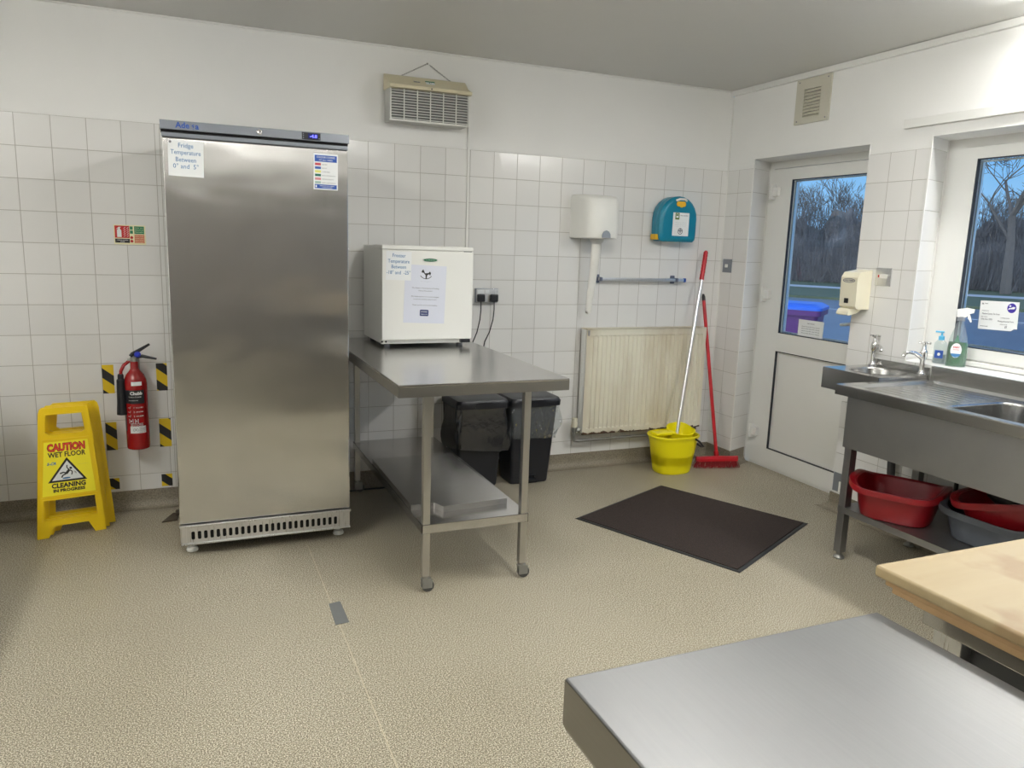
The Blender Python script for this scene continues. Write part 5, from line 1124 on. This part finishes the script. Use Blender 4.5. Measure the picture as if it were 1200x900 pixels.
b = MB(); b.loft([[(-.020, y, .245), (.020, y, .245), (.028, y, .262), (.050, y, .268), (.052, y, .286), (.020, y, .292), (-.022, y, .282)] for y in (-.011, .011)]); b.loft([[(.022, y, .262), (.034, y, .262), (.046, y, .225), (.040, y, .222), (.028, y, .24)] for y in (-.006, .006)]); b.build('trigger_head', WHITE_PL, t, smooth=20)
b = MB(); b.plate([oval(-.006, .082, .024, .036, 26)], .0008, ((0, -.0292, 0), (1, 0, 0), (0, 0, 1))); lb = b.build('label', PAPER, t, smooth=0)
b = MB(); b.text('FAIRY', .011, ((-.006, -.0296, .097), (1, 0, 0), (0, 0, 1)), fit=.028, bold=.0004); b.text('Anti-Bac', .008, ((-.006, -.0296, .086), (1, 0, 0), (0, 0, 1)), fit=.026); b.build('label_lettering', REDP, lb, smooth=0)
b = MB(); b.plate([[(-.028, .066), (.016, .066), (.010, .054), (-.006, .047), (-.022, .054)]], .0004, ((0, -.0297, 0), (1, 0, 0), (0, 0, 1))); b.build('label_band', BLUEP, lb, smooth=0)
b = MB(); b.plate([[(-.018, .124), (.006, .124), (-.006, .158)]], .0006, ((0, -.0215, 0), (1, 0, 0), (0, .0, 1))); b.build('neck_label', GREENP, t, smooth=0)

# ================================================================ FOREGROUND BENCH, BOARD, COUNTER UNIT
bx0, bx1, by1, by0 = -2.981, -2.432, -3.566, -4.75
t = thing('steel_bench', ((bx0 + bx1) / 2, (by0 + by1) / 2, 0), 'worn stainless steel bench top in the near right foreground', 'bench'); o = t.location.copy()
b = MB(o); b.box(bx0 + .0005, bx1 - .0005, by0, by1 - .0005, .890, .900, .0025, 3); b.build('bench_top', ST_TOP, t); b = MB(o)
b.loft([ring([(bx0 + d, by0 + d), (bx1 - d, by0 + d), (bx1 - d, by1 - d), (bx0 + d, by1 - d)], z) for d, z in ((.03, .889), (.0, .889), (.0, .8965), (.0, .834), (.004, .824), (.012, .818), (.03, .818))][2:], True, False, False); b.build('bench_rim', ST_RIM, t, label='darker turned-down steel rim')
for x in (bx0 + .10, bx1 - .08):
    for y in (by0 + .08, by1 - .10):
        b = MB(o); b.box(x - .018, x + .018, y - .018, y + .018, .0, .866, .003); b.build('leg', ST_LEG, t)
b = MB(o); b.box(bx0 + .10, bx1 - .08, by0 + .08, by1 - .10, .25, .253); b.build('undershelf', ST_TBL, t, smooth=0)
# low steel unit that carries the board
ux0, ux1, uy0, uy1 = -2.352, -1.55, -4.75, -3.585
t = thing('counter_unit', ((ux0 + ux1) / 2, (uy0 + uy1) / 2, 0), 'low stainless steel counter unit with a dark recessed front under the wooden board', 'counter'); o = t.location.copy()
b = MB(o); b.box(ux0, ux1, uy0, uy1, .876, .9032, .002); b.build('worktop', ST_TBL, t, smooth=0)
b = MB(o); b.box(ux0 + .030, ux1 - .02, uy0 + .02, uy1 - .03, .06, .874); b.build('carcass', mat('dark_appliance_front', (.035, .037, .038), .3), t, smooth=0)
for xa in (ux0 + .008, ux1 - .05):
    for ya in (uy1 - .065, uy0):
        b = MB(o); b.box(xa, xa + .04, ya, ya + .05, .0, .8755, .003); b.build('corner_post', ALU, t)
t = thing('wooden_board', (-2.05, -3.9, .903), 'pale wooden pastry board with stained top lying on the steel counter unit', 'board'); o = t.location.copy()
gx0, gx1, gy0, gy1 = -2.384, -1.60, -4.50, -3.512
b = MB(o); b.box(gx0, gx1, gy0, gy1, .930, .950, .005, 3); b.build('board_top', WOODTOP, t)
b = MB(o); b.box(gx0 + .014, gx0 + .06, gy0 + .03, gy1 - .012, .917, .930, .002); b.box(gx0 + .020, gx0 + .06, gy0 + .03, gy1 - .062, .9035, .917, .002)
b.box(gx0 + .024, gx1 - .02, gy1 - .060, gy1 - .018, .9035, .917, .002); b.box(gx0 + .06, gx1 - .02, gy1 - .055, gy1 - .014, .917, .930, .001)
b.box(gx1 - .06, gx1 - .014, gy0 + .03, gy1 - .07, .9035, .930, .002); b.build('batten_frame', WOODEDGE, t)
# worktop along the left wall (its edge throws the shade on the left of the floor)
t = thing('side_worktop', (-4.75, -1.9, 0), 'stainless steel worktop along the left wall, just outside the view', 'worktop'); o = t.location.copy()
b = MB(o); b.box(-5.19, -4.30, -3.2, -.45, .86, .90, .003); b.build('top', ST_TBL, t)
b = MB(o); b.box(-5.15, -4.34, -3.15, -.5, .10, .86); b.build('cabinet', WHITE_PL, t, smooth=0)
b = MB(o); b.box(-5.15, -4.5, -3.1, -.55, .0, .10); b.build('plinth', BLACK, t, smooth=0)
